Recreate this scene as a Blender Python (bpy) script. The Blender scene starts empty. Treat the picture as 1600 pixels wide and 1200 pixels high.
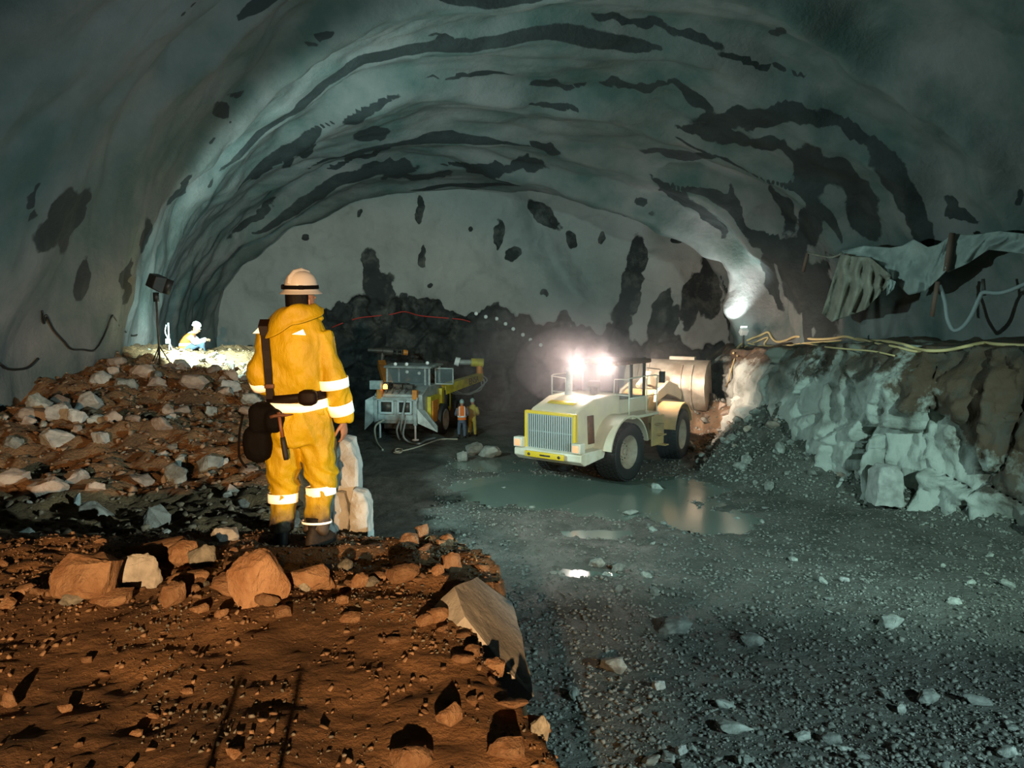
import bpy, bmesh, math, random
import numpy as np
from mathutils import Vector, Matrix, Euler
SC = bpy.context.scene
COL = SC.collection
R = math.radians
V = Vector
random.seed(7)

# ------------------------------------------------------------------ camera, world, lights, exposure
FPX = 1300.0
PITCH = math.atan(120 / FPX)
EYE = V((0, 0, 6.0))
cam = bpy.data.objects.new('camera', bpy.data.cameras.new('camera'))
COL.objects.link(cam)
cam.location = EYE
cam.rotation_euler = (math.pi / 2 - PITCH, 0, 0)
cam.data.sensor_width = 36
cam.data.lens = FPX * 36 / 1600
cam.data.clip_end = 300
SC.camera = cam

SC.view_settings.view_transform = 'Standard'
SC.view_settings.look = 'None'
SC.view_settings.gamma = 1
SC.view_settings.use_curve_mapping = False
SC.view_settings.exposure = 0.0
SC.cycles.use_denoising = True
SC.cycles.max_bounces = 6
SC.cycles.diffuse_bounces = 3
SC.cycles.glossy_bounces = 3
SC.cycles.transparent_max_bounces = 12
SC.cycles.sample_clamp_indirect = 6
SC.cycles.caustics_reflective = False
SC.cycles.caustics_refractive = False

w = bpy.data.worlds.new('world')
SC.world = w
w.use_nodes = True
w.node_tree.nodes['Background'].inputs[0].default_value = (0.10, 0.13, 0.13, 1)
w.node_tree.nodes['Background'].inputs[1].default_value = 0.10


def pix_dir(px, py):
    u = (px - 800) / FPX
    v = (600 - py) / FPX
    c, s = math.cos(PITCH), math.sin(PITCH)
    return V((u, c + v * s, -s + v * c))


def at(px, py, Y):
    """World point on the sight line of a photograph pixel at distance Y down the tunnel."""
    d = pix_dir(px, py)
    return EYE + d * (Y / d.y)


def spot(name, loc, aim, power, color, cone=70, blend=0.4, radius=0.1):
    l = bpy.data.lights.new(name, 'SPOT')
    l.energy = power
    l.color = color
    l.spot_size = R(cone)
    l.spot_blend = blend
    l.shadow_soft_size = radius
    o = bpy.data.objects.new(name, l)
    COL.objects.link(o)
    o.location = loc
    o.rotation_euler = (V(aim) - V(loc)).to_track_quat('-Z', 'Y').to_euler()
    return o


def point(name, loc, power, color, radius=0.1):
    l = bpy.data.lights.new(name, 'POINT')
    l.energy = power
    l.color = color
    l.shadow_soft_size = radius
    o = bpy.data.objects.new(name, l)
    COL.objects.link(o)
    o.location = loc
    return o


COOL = (0.62, 1.0, 0.95)
FLOOD_HEAD = at(243, 441, 19.8)
RIB_LAMP = at(1162, 518, 37.1)
LOADER_AT, LOADER_TH, LOADER_TH2 = V((4.18, 31.2, 0)), 0.676, 0.48
# tungsten work lamp standing behind the photographer, low over the muck
spot('tungsten_light', (1.0, -8.5, 6.62), (-1.8, 5.5, 4.15), 11500, (1.0, 0.57, 0.26), 35, 0.45, 0.07)
# flood lamp on the slim stand at the left wall
FLOOD_DIR = V((0.58, 0.78, -0.26)).normalized()
spot('stand_flood_light', FLOOD_HEAD + FLOOD_DIR * 0.30, FLOOD_HEAD + FLOOD_DIR * 5, 4900, COOL, 150, 0.35, 0.10)
# flood lamp on the bench, outside the frame
spot('bench_flood_light', (13.0, 7.5, 7.0), (5.8, 25, 1.3), 7500, (0.62, 1.0, 0.90), 62, 0.7, 0.15)
spot('side_flood_light', (11.5, -0.5, 6.8), (-5.5, 22.9, 1.6), 9500, (0.62, 0.98, 1.0), 63, 0.5, 0.15)
# flood lamp at the foot of the rib
spot('rib_flood_light', RIB_LAMP + V((-0.25, 0.35, 0.30)), (9.4, 38.4, 8.2), 850, (0.85, 1.0, 0.97), 115, 0.7, 0.06)


def loader_pt(x, y, z, front=False):
    th = LOADER_TH2 if front else LOADER_TH
    S, C_ = math.sin(th), math.cos(th)
    return LOADER_AT + V((x * C_ + y * S, -x * S + y * C_, z))


WARMW = (1.0, 0.80, 0.72)
for sx in (-0.58, 0.58):
    spot('loader_rear_light', loader_pt(sx, -1.98, 4.02), loader_pt(sx * 1.6, -14, 1.5), 1000, WARMW, 120, 0.8, 0.07)
    spot('loader_front_light', loader_pt(sx, 0.60, 4.05), loader_pt(sx + 0.8, 8, 2.2), 4000, (1.0, 0.78, 0.62), 110, 0.8, 0.07)

# ------------------------------------------------------------------ numpy noise


def _h(ix, iy, iz, seed):
    with np.errstate(over='ignore'):
        n = (ix.astype(np.int64) * 374761393 + iy.astype(np.int64) * 668265263 + iz.astype(np.int64) * 2147483647 + seed * 144269504) & 0xffffffff
        n = ((n ^ (n >> 13)) * 1274126177) & 0xffffffff
        n = ((n ^ (n >> 15)) * 2246822519) & 0xffffffff
        return ((n ^ (n >> 16)) & 0xffffff) / float(0xffffff)


def vnoise(x, y, z, seed=0):
    x, y, z = np.broadcast_arrays(np.asarray(x, float), np.asarray(y, float), np.asarray(z, float))
    ix, iy, iz = np.floor(x), np.floor(y), np.floor(z)
    fx, fy, fz = x - ix, y - iy, z - iz
    fx, fy, fz = [t * t * (3 - 2 * t) for t in (fx, fy, fz)]
    r = 0
    for a in (0, 1):
        for b in (0, 1):
            for c in (0, 1):
                wgt = (fx if a else 1 - fx) * (fy if b else 1 - fy) * (fz if c else 1 - fz)
                r = r + wgt * _h(ix + a, iy + b, iz + c, seed)
    return r * 2 - 1


def fbm(x, y, z=0.0, o=4, seed=0, gain=0.5):
    r, amp = 0, 1.0
    for k in range(o):
        r = r + amp * vnoise(np.asarray(x) * 2 ** k + 17.3 * k, np.asarray(y) * 2 ** k + 5.1 * k, np.asarray(z) * 2 ** k, seed + k)
        amp *= gain
    return r


def worley(x, y, seed=0):
    """Distance to the nearest cell point, its random value, and the gap to the second nearest."""
    x, y = np.asarray(x, float), np.asarray(y, float)
    ix, iy = np.floor(x), np.floor(y)
    f1 = np.full(x.shape, 9.0)
    f2 = np.full(x.shape, 9.0)
    cid = np.zeros(x.shape)
    for a in (-1, 0, 1):
        for b in (-1, 0, 1):
            cx, cy = ix + a, iy + b
            jx = cx + _h(cx, cy, cx * 0, seed)
            jy = cy + _h(cx, cy, cx * 0, seed + 1)
            d = np.hypot(x - jx, y - jy)
            v = _h(cx, cy, cx * 0, seed + 2)
            closer = d < f1
            f2 = np.where(closer, f1, np.minimum(f2, d))
            cid = np.where(closer, v, cid)
            f1 = np.where(closer, d, f1)
    return f1, cid, f2 - f1


def sstep(a, b, x):
    t = np.clip((np.asarray(x, float) - a) / (b - a), 0, 1)
    return t * t * (3 - 2 * t)


# ------------------------------------------------------------------ materials
def nd(nt, kind, **kw):
    n = nt.nodes.new(kind)
    for k, v in kw.items():
        setattr(n, k, v)
    return n


MATS = {}


def mat(name, col, rough=0.7, metal=0.0, col2=None, nscale=3.0, nlo=0.4, nhi=0.62, bump=0.0, bscale=30.0, spec=0.5, vary=0.0,
        stretch=(1, 1, 1), detail=6, rough2=None, emis=None, estr=0.0, stain=None, bdist=0.05, coat=0.0):
    """A Principled material: two colours mixed by noise, an optional bump, an optional per-object brightness and an optional stain attribute."""
    m = bpy.data.materials.new(name)
    m.use_nodes = True
    nt = m.node_tree
    b = nt.nodes['Principled BSDF']
    L = nt.links.new
    c4 = lambda c: (c[0], c[1], c[2], 1)
    b.inputs['Base Color'].default_value = c4(col)
    b.inputs['Roughness'].default_value = rough
    b.inputs['Metallic'].default_value = metal
    b.inputs['Specular IOR Level'].default_value = spec
    b.inputs['Coat Weight'].default_value = coat
    tc = nd(nt, 'ShaderNodeTexCoord')
    mp = nd(nt, 'ShaderNodeMapping')
    mp.inputs['Scale'].default_value = stretch
    L(tc.outputs['Object'], mp.inputs[0])
    out = None
    if col2 is not None:
        n = nd(nt, 'ShaderNodeTexNoise')
        n.inputs['Scale'].default_value = nscale
        n.inputs['Detail'].default_value = detail
        n.inputs['Roughness'].default_value = 0.6
        L(mp.outputs[0], n.inputs['Vector'])
        mr = nd(nt, 'ShaderNodeMapRange')
        mr.inputs['From Min'].default_value = nlo
        mr.inputs['From Max'].default_value = nhi
        L(n.outputs['Fac'], mr.inputs['Value'])
        mx = nd(nt, 'ShaderNodeMix', data_type='RGBA')
        mx.inputs['A'].default_value = c4(col)
        mx.inputs['B'].default_value = c4(col2)
        L(mr.outputs[0], mx.inputs['Factor'])
        out = mx.outputs['Result']
        if rough2 is not None:
            m2 = nd(nt, 'ShaderNodeMapRange')
            m2.inputs['From Min'].default_value = nlo
            m2.inputs['From Max'].default_value = nhi
            m2.inputs['To Min'].default_value = rough
            m2.inputs['To Max'].default_value = rough2
            L(n.outputs['Fac'], m2.inputs['Value'])
            L(m2.outputs[0], b.inputs['Roughness'])
    if stain is not None:
        at_ = nd(nt, 'ShaderNodeAttribute', attribute_name='stain')
        n = nd(nt, 'ShaderNodeTexNoise')
        n.inputs['Scale'].default_value = stain.get('scale', 1.6)
        n.inputs['Detail'].default_value = 8
        n.inputs['Roughness'].default_value = 0.62
        L(tc.outputs['Object'], n.inputs['Vector'])
        ad = nd(nt, 'ShaderNodeMath', operation='MULTIPLY_ADD')
        L(n.outputs['Fac'], ad.inputs[0])
        ad.inputs[1].default_value = stain.get('amp', 1.0)
        L(at_.outputs['Fac'], ad.inputs[2])
        mr = nd(nt, 'ShaderNodeMapRange')
        half = stain.get('amp', 1.0) * 0.5
        mr.inputs['From Min'].default_value = 0.5 + half - 0.05
        mr.inputs['From Max'].default_value = 0.5 + half + 0.05
        L(ad.outputs[0], mr.inputs['Value'])
        mx = nd(nt, 'ShaderNodeMix', data_type='RGBA')
        if out is None:
            mx.inputs['A'].default_value = c4(col)
        else:
            L(out, mx.inputs['A'])
        n3 = nd(nt, 'ShaderNodeTexNoise')
        n3.inputs['Scale'].default_value = 0.9
        n3.inputs['Detail'].default_value = 9
        n3.inputs['Roughness'].default_value = 0.7
        L(tc.outputs['Object'], n3.inputs['Vector'])
        mr3 = nd(nt, 'ShaderNodeMapRange')
        mr3.inputs['From Min'].default_value = 0.48
        mr3.inputs['From Max'].default_value = 0.66
        L(n3.outputs['Fac'], mr3.inputs['Value'])
        mx3 = nd(nt, 'ShaderNodeMix', data_type='RGBA')
        mx3.inputs['A'].default_value = c4(stain['col'])
        mx3.inputs['B'].default_value = c4(stain.get('col2', stain['col']))
        L(mr3.outputs[0], mx3.inputs['Factor'])
        L(mx3.outputs['Result'], mx.inputs['B'])
        L(mr.outputs[0], mx.inputs['Factor'])
        out = mx.outputs['Result']
    if vary:
        oi = nd(nt, 'ShaderNodeObjectInfo')
        mr = nd(nt, 'ShaderNodeMapRange')
        mr.inputs['To Min'].default_value = 1 - vary
        mr.inputs['To Max'].default_value = 1 + vary
        L(oi.outputs['Random'], mr.inputs['Value'])
        hv = nd(nt, 'ShaderNodeHueSaturation')
        if out is None:
            hv.inputs['Color'].default_value = c4(col)
        else:
            L(out, hv.inputs['Color'])
        L(mr.outputs[0], hv.inputs['Value'])
        out = hv.outputs['Color']
    if out is not None:
        L(out, b.inputs['Base Color'])
    if bump:
        n = nd(nt, 'ShaderNodeTexNoise')
        n.inputs['Scale'].default_value = bscale
        n.inputs['Detail'].default_value = 8
        n.inputs['Roughness'].default_value = 0.65
        L(mp.outputs[0], n.inputs['Vector'])
        bp = nd(nt, 'ShaderNodeBump')
        bp.inputs['Strength'].default_value = bump
        bp.inputs['Distance'].default_value = bdist
        L(n.outputs['Fac'], bp.inputs['Height'])
        L(bp.outputs[0], b.inputs['Normal'])
    if emis is not None:
        b.inputs['Emission Color'].default_value = c4(emis)
        b.inputs['Emission Strength'].default_value = estr
    MATS[name] = m
    return m


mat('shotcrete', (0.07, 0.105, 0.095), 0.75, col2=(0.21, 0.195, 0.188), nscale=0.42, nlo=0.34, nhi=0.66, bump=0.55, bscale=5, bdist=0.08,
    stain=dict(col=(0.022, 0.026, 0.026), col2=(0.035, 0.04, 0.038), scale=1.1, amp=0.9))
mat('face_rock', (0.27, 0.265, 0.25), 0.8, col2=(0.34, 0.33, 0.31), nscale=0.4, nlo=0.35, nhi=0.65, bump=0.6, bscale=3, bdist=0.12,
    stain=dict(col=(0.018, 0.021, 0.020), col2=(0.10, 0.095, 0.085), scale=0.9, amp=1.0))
mat('floor_mud', (0.075, 0.076, 0.064), 0.75, col2=(0.14, 0.138, 0.12), nscale=0.8, nlo=0.38, nhi=0.62, bump=1.0, bscale=7, rough2=0.45, bdist=0.12, detail=10)
mat('muck', (0.17, 0.095, 0.045), 0.85, col2=(0.40, 0.22, 0.10), nscale=1.3, nlo=0.36, nhi=0.64, bump=1.0, bscale=20, bdist=0.09, detail=10)
mat('brown_muck', (0.16, 0.10, 0.06), 0.9, col2=(0.26, 0.17, 0.10), nscale=1.2, bump=0.9, bscale=7, bdist=0.08)
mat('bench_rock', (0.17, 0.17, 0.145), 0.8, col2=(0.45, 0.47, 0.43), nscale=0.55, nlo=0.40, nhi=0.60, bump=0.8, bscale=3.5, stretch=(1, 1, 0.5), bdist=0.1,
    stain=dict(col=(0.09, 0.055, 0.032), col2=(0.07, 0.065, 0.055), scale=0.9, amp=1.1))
mat('granite', (0.27, 0.205, 0.16), 0.8, col2=(0.39, 0.32, 0.265), nscale=2.5, bump=0.5, bscale=14, vary=0.35, bdist=0.03)
mat('brown_granite', (0.29, 0.155, 0.075), 0.85, col2=(0.44, 0.28, 0.165), nscale=2.2, bump=0.8, bscale=9, vary=0.3, bdist=0.05)
mat('pale_granite', (0.46, 0.46, 0.43), 0.75, col2=(0.30, 0.30, 0.28), nscale=3, bump=0.5, bscale=10, vary=0.12, bdist=0.03)
mat('grey_stone', (0.18, 0.185, 0.165), 0.7, col2=(0.32, 0.325, 0.29), nscale=3, bump=0.5, bscale=12, vary=0.35, bdist=0.03)
mat('gravel', (0.095, 0.095, 0.082), 0.75, col2=(0.22, 0.215, 0.19), nscale=6, bump=0.3, bscale=30, bdist=0.02)
mat('brown_gravel', (0.14, 0.085, 0.05), 0.85, col2=(0.32, 0.21, 0.13), nscale=5, bump=0.3, bscale=30, bdist=0.02)
mat('water', (0.14, 0.175, 0.15), 0.16, spec=0.5, bump=0.08, bscale=2.0, bdist=0.02)
mat('yellow_fabric', (0.68, 0.475, 0.008), 0.5, col2=(0.54, 0.36, 0.007), nscale=5, bump=0.8, bscale=6, stretch=(1, 1, 0.4), bdist=0.035, detail=3)
mat('retro_strip', (2.4, 2.35, 2.25), 0.6)  # overbright base colour stands in for lamp light thrown back by the strips
mat('black_nylon', (0.004, 0.0035, 0.0035), 0.8, spec=0.12, bump=0.3, bscale=60, bdist=0.01)
mat('leather', (0.010, 0.0045, 0.003), 0.6, spec=0.2, bump=0.2, bscale=50, bdist=0.01)
mat('skin', (0.42, 0.22, 0.14), 0.5)
mat('hair', (0.007, 0.005, 0.004), 0.6, spec=0.2, bump=0.6, bscale=80, stretch=(1, 1, 0.3), bdist=0.01)
mat('helmet_shell', (0.66, 0.63, 0.60), 0.3, coat=0.2)
mat('rubber', (0.018, 0.018, 0.018), 0.65, bump=0.2, bscale=40, bdist=0.01)
mat('boot_rubber', (0.010, 0.010, 0.010), 0.6, spec=0.2, col2=(0.035, 0.028, 0.022), nscale=9, nlo=0.45, nhi=0.6)
mat('wood', (0.28, 0.11, 0.05), 0.5, col2=(0.2, 0.075, 0.035), nscale=8, stretch=(4, 4, 0.5))
mat('rust', (0.22, 0.09, 0.045), 0.6, metal=0.4, col2=(0.12, 0.06, 0.04), nscale=9)
mat('loader_paint', (0.74, 0.60, 0.42), 0.42, col2=(0.58, 0.48, 0.37), nscale=1.6, nlo=0.35, nhi=0.7, bump=0.1, bscale=20, bdist=0.01)
mat('loader_yellow', (0.80, 0.52, 0.03), 0.45)
mat('loader_front', (0.60, 0.37, 0.15), 0.5, col2=(0.42, 0.27, 0.14), nscale=1.5)
mat('dusty_rim', (0.40, 0.31, 0.23), 0.6, col2=(0.26, 0.20, 0.15), nscale=3)
mat('scree', (0.16, 0.165, 0.14), 0.75, col2=(0.34, 0.35, 0.31), nscale=6, bump=0.3, bscale=30, bdist=0.02)
mat('loader_white', (0.78, 0.72, 0.62), 0.45, col2=(0.62, 0.55, 0.42), nscale=2.0)
mat('dark_steel', (0.04, 0.038, 0.036), 0.5, metal=0.3, col2=(0.09, 0.075, 0.06), nscale=4)
mat('grey_steel', (0.42, 0.45, 0.44), 0.5, metal=0.2, col2=(0.26, 0.28, 0.27), nscale=3, bump=0.1, bscale=12, bdist=0.02)
mat('grille_metal', (0.50, 0.56, 0.57), 0.45, metal=0.3)
mat('bucket_steel', (0.55, 0.47, 0.38), 0.5, metal=0.2, col2=(0.34, 0.26, 0.19), nscale=1.8, bump=0.2, bscale=8, bdist=0.03)
mat('jumbo_yellow', (0.62, 0.50, 0.03), 0.5, col2=(0.42, 0.33, 0.04), nscale=3)
mat('orange_paint', (0.72, 0.25, 0.03), 0.5, col2=(0.5, 0.17, 0.03), nscale=3)
mat('orange_vest', (0.85, 0.20, 0.03), 0.7)
mat('denim', (0.10, 0.14, 0.20), 0.8)
mat('white_cloth', (0.75, 0.76, 0.74), 0.8)
mat('worn_yellow_cloth', (0.50, 0.42, 0.06), 0.8, col2=(0.34, 0.25, 0.06), nscale=5)
mat('green_helmet', (0.30, 0.42, 0.40), 0.4)
mat('tarp', (0.36, 0.40, 0.38), 0.6, col2=(0.24, 0.27, 0.255), nscale=1.2, bump=0.4, bscale=3, bdist=0.05)
mat('tarp_brown', (0.36, 0.33, 0.27), 0.7, col2=(0.22, 0.20, 0.16), nscale=1.2, bump=0.4, bscale=3, bdist=0.05)
mat('hose_pale', (0.55, 0.52, 0.42), 0.6)
mat('hose_grey', (0.27, 0.30, 0.30), 0.6)
mat('cable_black', (0.015, 0.015, 0.015), 0.5)
mat('cord_yellow', (0.60, 0.45, 0.22), 0.6)
mat('red_paint', (0.45, 0.04, 0.03), 0.7)
mat('white_plastic', (0.85, 0.86, 0.85), 0.5)
mat('post_rust', (0.17, 0.10, 0.075), 0.7)
mat('lamp_glow', (1, 1, 1), 0.5, emis=(1.0, 0.93, 0.9), estr=120)
mat('flood_glow', (1, 1, 1), 0.5, emis=(0.75, 1.0, 0.97), estr=40)
mat('tail_glow', (0.9, 0.25, 0.12), 0.4, emis=(1.0, 0.32, 0.16), estr=1.3)
mat('beacon_glow', (1.0, 0.5, 0.1), 0.4, emis=(1.0, 0.45, 0.08), estr=5)


def glass_mat():
    m = bpy.data.materials.new('cab_glass')
    m.use_nodes = True
    nt = m.node_tree
    b = nt.nodes['Principled BSDF']
    b.inputs['Base Color'].default_value = (0.30, 0.38, 0.40, 1)
    b.inputs['Roughness'].default_value = 0.12
    b.inputs['Alpha'].default_value = 0.16
    MATS['cab_glass'] = m


glass_mat()


def trouser_mat(name, base, base2, z0, z1):
    """Yellow cloth with dried mud on the lower leg (dirt that stays with the cloth)."""
    m = mat(name, base, 0.5, col2=base2, nscale=5, bump=0.8, bscale=6, stretch=(1, 1, 0.6), bdist=0.035, detail=3)
    nt = m.node_tree
    L = nt.links.new
    b = nt.nodes['Principled BSDF']
    src = b.inputs['Base Color'].links[0].from_socket
    tc = nd(nt, 'ShaderNodeTexCoord')
    sp = nd(nt, 'ShaderNodeSeparateXYZ')
    L(tc.outputs['Object'], sp.inputs[0])
    n = nd(nt, 'ShaderNodeTexNoise')
    n.inputs['Scale'].default_value = 14
    n.inputs['Detail'].default_value = 6
    L(tc.outputs['Object'], n.inputs['Vector'])
    ma = nd(nt, 'ShaderNodeMath', operation='MULTIPLY_ADD')
    L(n.outputs['Fac'], ma.inputs[0])
    ma.inputs[1].default_value = 0.16
    L(sp.outputs['Z'], ma.inputs[2])
    mr = nd(nt, 'ShaderNodeMapRange')
    mr.inputs['From Min'].default_value = z0 + 0.08
    mr.inputs['From Max'].default_value = z1 + 0.08
    mr.inputs['To Min'].default_value = 1
    mr.inputs['To Max'].default_value = 0
    L(ma.outputs[0], mr.inputs['Value'])
    mx = nd(nt, 'ShaderNodeMix', data_type='RGBA')
    L(mr.outputs[0], mx.inputs['Factor'])
    L(src, mx.inputs['A'])
    mx.inputs['B'].default_value = (0.07, 0.055, 0.04, 1)
    L(mx.outputs['Result'], b.inputs['Base Color'])


trouser_mat('muddy_trousers', (0.68, 0.475, 0.008), (0.54, 0.36, 0.007), 0.17, 0.31)

# ------------------------------------------------------------------ mesh and object helpers


def empty(name, loc=(0, 0, 0), rz=0.0):
    o = bpy.data.objects.new(name, None)
    o.empty_display_size = 0.2
    COL.objects.link(o)
    o.location = loc
    o.rotation_euler = (0, 0, rz)
    return o


def tag(o, label=None, cat=None, group=None, kind=None):
    if label:
        o['label'] = label
    if cat:
        o['category'] = cat
    if group:
        o['group'] = group
    if kind:
        o['kind'] = kind
    return o


def link(name, bm, m, parent=None, smooth=True, angle=None):
    me = bpy.data.meshes.new(name)
    bmesh.ops.recalc_face_normals(bm, faces=bm.faces)
    bm.to_mesh(me)
    bm.free()
    me.materials.append(MATS[m])
    if smooth:
        me.shade_smooth()
        if angle:
            me.set_sharp_from_angle(angle=R(angle))
    o = bpy.data.objects.new(name, me)
    COL.objects.link(o)
    if parent:
        o.parent = parent
    return o


def bevel(o, wd=0.02, seg=2):
    md = o.modifiers.new('bevel', 'BEVEL')
    md.width = wd
    md.segments = seg
    md.limit_method = 'ANGLE'
    return o


def remesh(o, vox, it=4):
    md = o.modifiers.new('remesh', 'REMESH')
    md.mode = 'VOXEL'
    md.voxel_size = vox
    md.use_smooth_shade = True
    if it:
        s = o.modifiers.new('smooth', 'SMOOTH')
        s.factor = 0.5
        s.iterations = it
    return o


def wrinkle(o, strength, size, noise='BLENDER_ORIGINAL'):
    t = bpy.data.textures.new('folds', 'CLOUDS')
    t.noise_scale = size
    t.noise_depth = 2
    md = o.modifiers.new('folds', 'DISPLACE')
    md.texture = t
    md.strength = strength
    md.mid_level = 0.5
    return o


def box(bm, c, s, rot=None):
    M = Matrix.Translation(V(c))
    if rot is not None:
        M = M @ (rot.to_matrix().to_4x4() if isinstance(rot, Euler) else rot.to_4x4())
    r = bmesh.ops.create_cube(bm, size=1, matrix=M @ Matrix.Diagonal((s[0], s[1], s[2], 1)))
    return r['verts']


def frame_of(d):
    d = V(d).normalized()
    up = V((0, 0, 1)) if abs(d.z) < 0.9 else V((0, 1, 0))
    a = d.cross(up).normalized()
    return a, a.cross(d).normalized()


def ring_loft(bm, rings, cap=True, closed=True):
    """rings: lists of Vectors of equal length."""
    vs = [[bm.verts.new(p) for p in r] for r in rings]
    n = len(vs[0])
    for i in range(len(vs) - 1):
        for j in range(n if closed else n - 1):
            k = (j + 1) % n
            bm.faces.new((vs[i][j], vs[i][k], vs[i + 1][k], vs[i + 1][j]))
    if cap:
        bm.faces.new(list(reversed(vs[0])))
        bm.faces.new(vs[-1])
    return vs


def tube(bm, pts, r, seg=10, cap=True):
    """A round bar through the points; r is one radius or one per point."""
    pts = [V(p) for p in pts]
    rs = r if isinstance(r, (list, tuple)) else [r] * len(pts)
    rings = []
    prev = None
    for i, p in enumerate(pts):
        d = (pts[min(i + 1, len(pts) - 1)] - pts[max(i - 1, 0)])
        if prev is None:
            a, b = frame_of(d)
        else:
            dn = d.normalized()
            a = (prev - dn * prev.dot(dn))
            a = a.normalized() if a.length > 1e-6 else frame_of(d)[0]
            b = a.cross(dn).normalized()
        prev = a
        rings.append([p + (a * math.cos(t) + b * math.sin(t)) * rs[i] for t in [2 * math.pi * k / seg for k in range(seg)]])
    ring_loft(bm, rings, cap)


def spline(pts, n=6):
    """Catmull-Rom through the points."""
    pts = [V(p) for p in pts]
    out = []
    for i in range(len(pts) - 1):
        p0, p1, p2, p3 = pts[max(i - 1, 0)], pts[i], pts[i + 1], pts[min(i + 2, len(pts) - 1)]
        for k in range(n):
            t = k / n
            out.append(0.5 * ((2 * p1) + (p2 - p0) * t + (2 * p0 - 5 * p1 + 4 * p2 - p3) * t * t + (3 * p1 - p0 - 3 * p2 + p3) * t ** 3))
    out.append(pts[-1])
    return out


def lathe(bm, prof, seg=24, M=Matrix(), cap=True):
    """prof: (radius, height) pairs turned about the local z axis, then moved by M."""
    rings = []
    for r, z in prof:
        rings.append([M @ V((max(r, 1e-4) * math.cos(t), max(r, 1e-4) * math.sin(t), z)) for t in [2 * math.pi * k / seg for k in range(seg)]])
    ring_loft(bm, rings, cap)


def prism(bm, poly, x0, x1, M=Matrix()):
    """poly of (y, z) points pulled along x."""
    a = [bm.verts.new(M @ V((x0, p[0], p[1]))) for p in poly]
    b = [bm.verts.new(M @ V((x1, p[0], p[1]))) for p in poly]
    n = len(poly)
    bm.faces.new(a)
    bm.faces.new(list(reversed(b)))
    for i in range(n):
        j = (i + 1) % n
        bm.faces.new((a[j], a[i], b[i], b[j]))


def ell(c, rx, ry, n=28, p=2.0, ang=0.0):
    """A horizontal superellipse ring."""
    out = []
    for k in range(n):
        t = 2 * math.pi * k / n
        x = math.copysign(abs(math.cos(t)) ** (2 / p), math.cos(t)) * rx
        y = math.copysign(abs(math.sin(t)) ** (2 / p), math.sin(t)) * ry
        out.append(V((c[0] + x * math.cos(ang) - y * math.sin(ang), c[1] + x * math.sin(ang) + y * math.cos(ang), c[2])))
    return out


def grid_mesh(name, X, Y, Z, m, parent=None, stain=None, mask=None, flip=False):
    """A mesh from three equal 2-D arrays of coordinates."""
    a, b = X.shape
    co = np.stack([X, Y, Z], -1).reshape(-1, 3).astype(np.float32)
    idx = np.arange(a * b).reshape(a, b)
    q = np.stack([idx[:-1, :-1], idx[:-1, 1:], idx[1:, 1:], idx[1:, :-1]], -1).reshape(-1, 4)
    if mask is not None:
        q = q[mask.reshape(-1)]
        used = np.zeros(a * b, bool)
        used[q.ravel()] = True
        remap = np.cumsum(used) - 1
        co = co[used]
        q = remap[q]
        if stain is not None:
            stain = stain.reshape(-1)[used]
    if flip:
        q = q[:, ::-1]
    return np_mesh(name, co, q, m, parent, stain)


def np_mesh(name, co, q, m, parent=None, stain=None, smooth=True):
    me = bpy.data.meshes.new(name)
    k = q.shape[1]
    me.vertices.add(len(co))
    me.vertices.foreach_set('co', np.ascontiguousarray(co, np.float32).ravel())
    me.loops.add(q.size)
    me.loops.foreach_set('vertex_index', np.ascontiguousarray(q, np.int32).ravel())
    me.polygons.add(len(q))
    me.polygons.foreach_set('loop_start', np.arange(0, q.size, k, dtype=np.int32))
    me.update(calc_edges=True)
    me.validate()
    if stain is not None:
        a = me.attributes.new('stain', 'FLOAT', 'POINT')
        a.data.foreach_set('value', np.ascontiguousarray(stain, np.float32).ravel())
    me.materials.append(MATS[m])
    if smooth:
        me.shade_smooth()
    o = bpy.data.objects.new(name, me)
    COL.objects.link(o)
    if parent:
        o.parent = parent
    return o


def px_of(X, Y, Z):
    c, s = math.cos(PITCH), math.sin(PITCH)
    z = Z - EYE.z
    d = np.maximum(Y * c - z * s, 0.1)
    return 800 + FPX * X / d, 600 - FPX * (Y * s + z * c) / d


# ------------------------------------------------------------------ the cavern: walls, ceiling, face
L_PTS = np.array([(-6, -9.6), (12, -9.7), (18, -9.9), (22, -10.4), (26, -12.0), (32, -14.2), (40, -15.6), (50, -16.8)], float)
R_PTS = np.array([(-6, 18.5), (14, 17.5), (20, 16.6), (25, 15.0), (30, 13.4), (36, 12.0), (40, 11.6), (44, 11.9), (50, 12.0)], float)
A_PTS = np.array([(-6, 16.2), (20, 15.4), (26, 14.4), (32, 13.4), (38, 12.5), (44, 12.4), (50, 12.4)], float)
FACE_Y = 46.5


def wall_l(y): return np.interp(y, L_PTS[:, 0], L_PTS[:, 1])
def wall_r(y): return np.interp(y, R_PTS[:, 0], R_PTS[:, 1])
def apex(y): return np.interp(y, A_PTS[:, 0], A_PTS[:, 1])


def ellipse_field(PX, PY, items):
    """Soft field of stain blobs: 1 inside, 0 well outside."""
    f = np.zeros(PX.shape)
    for (cx, cy, rx, ry, ang) in items:
        a = R(ang)
        dx, dy = PX - cx, PY - cy
        u = (dx * math.cos(a) + dy * math.sin(a)) / rx
        v = (-dx * math.sin(a) + dy * math.cos(a)) / ry
        d = np.sqrt(u * u + v * v)
        f = np.maximum(f, np.clip(1.6 - d, 0, 1))
    return f


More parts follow.
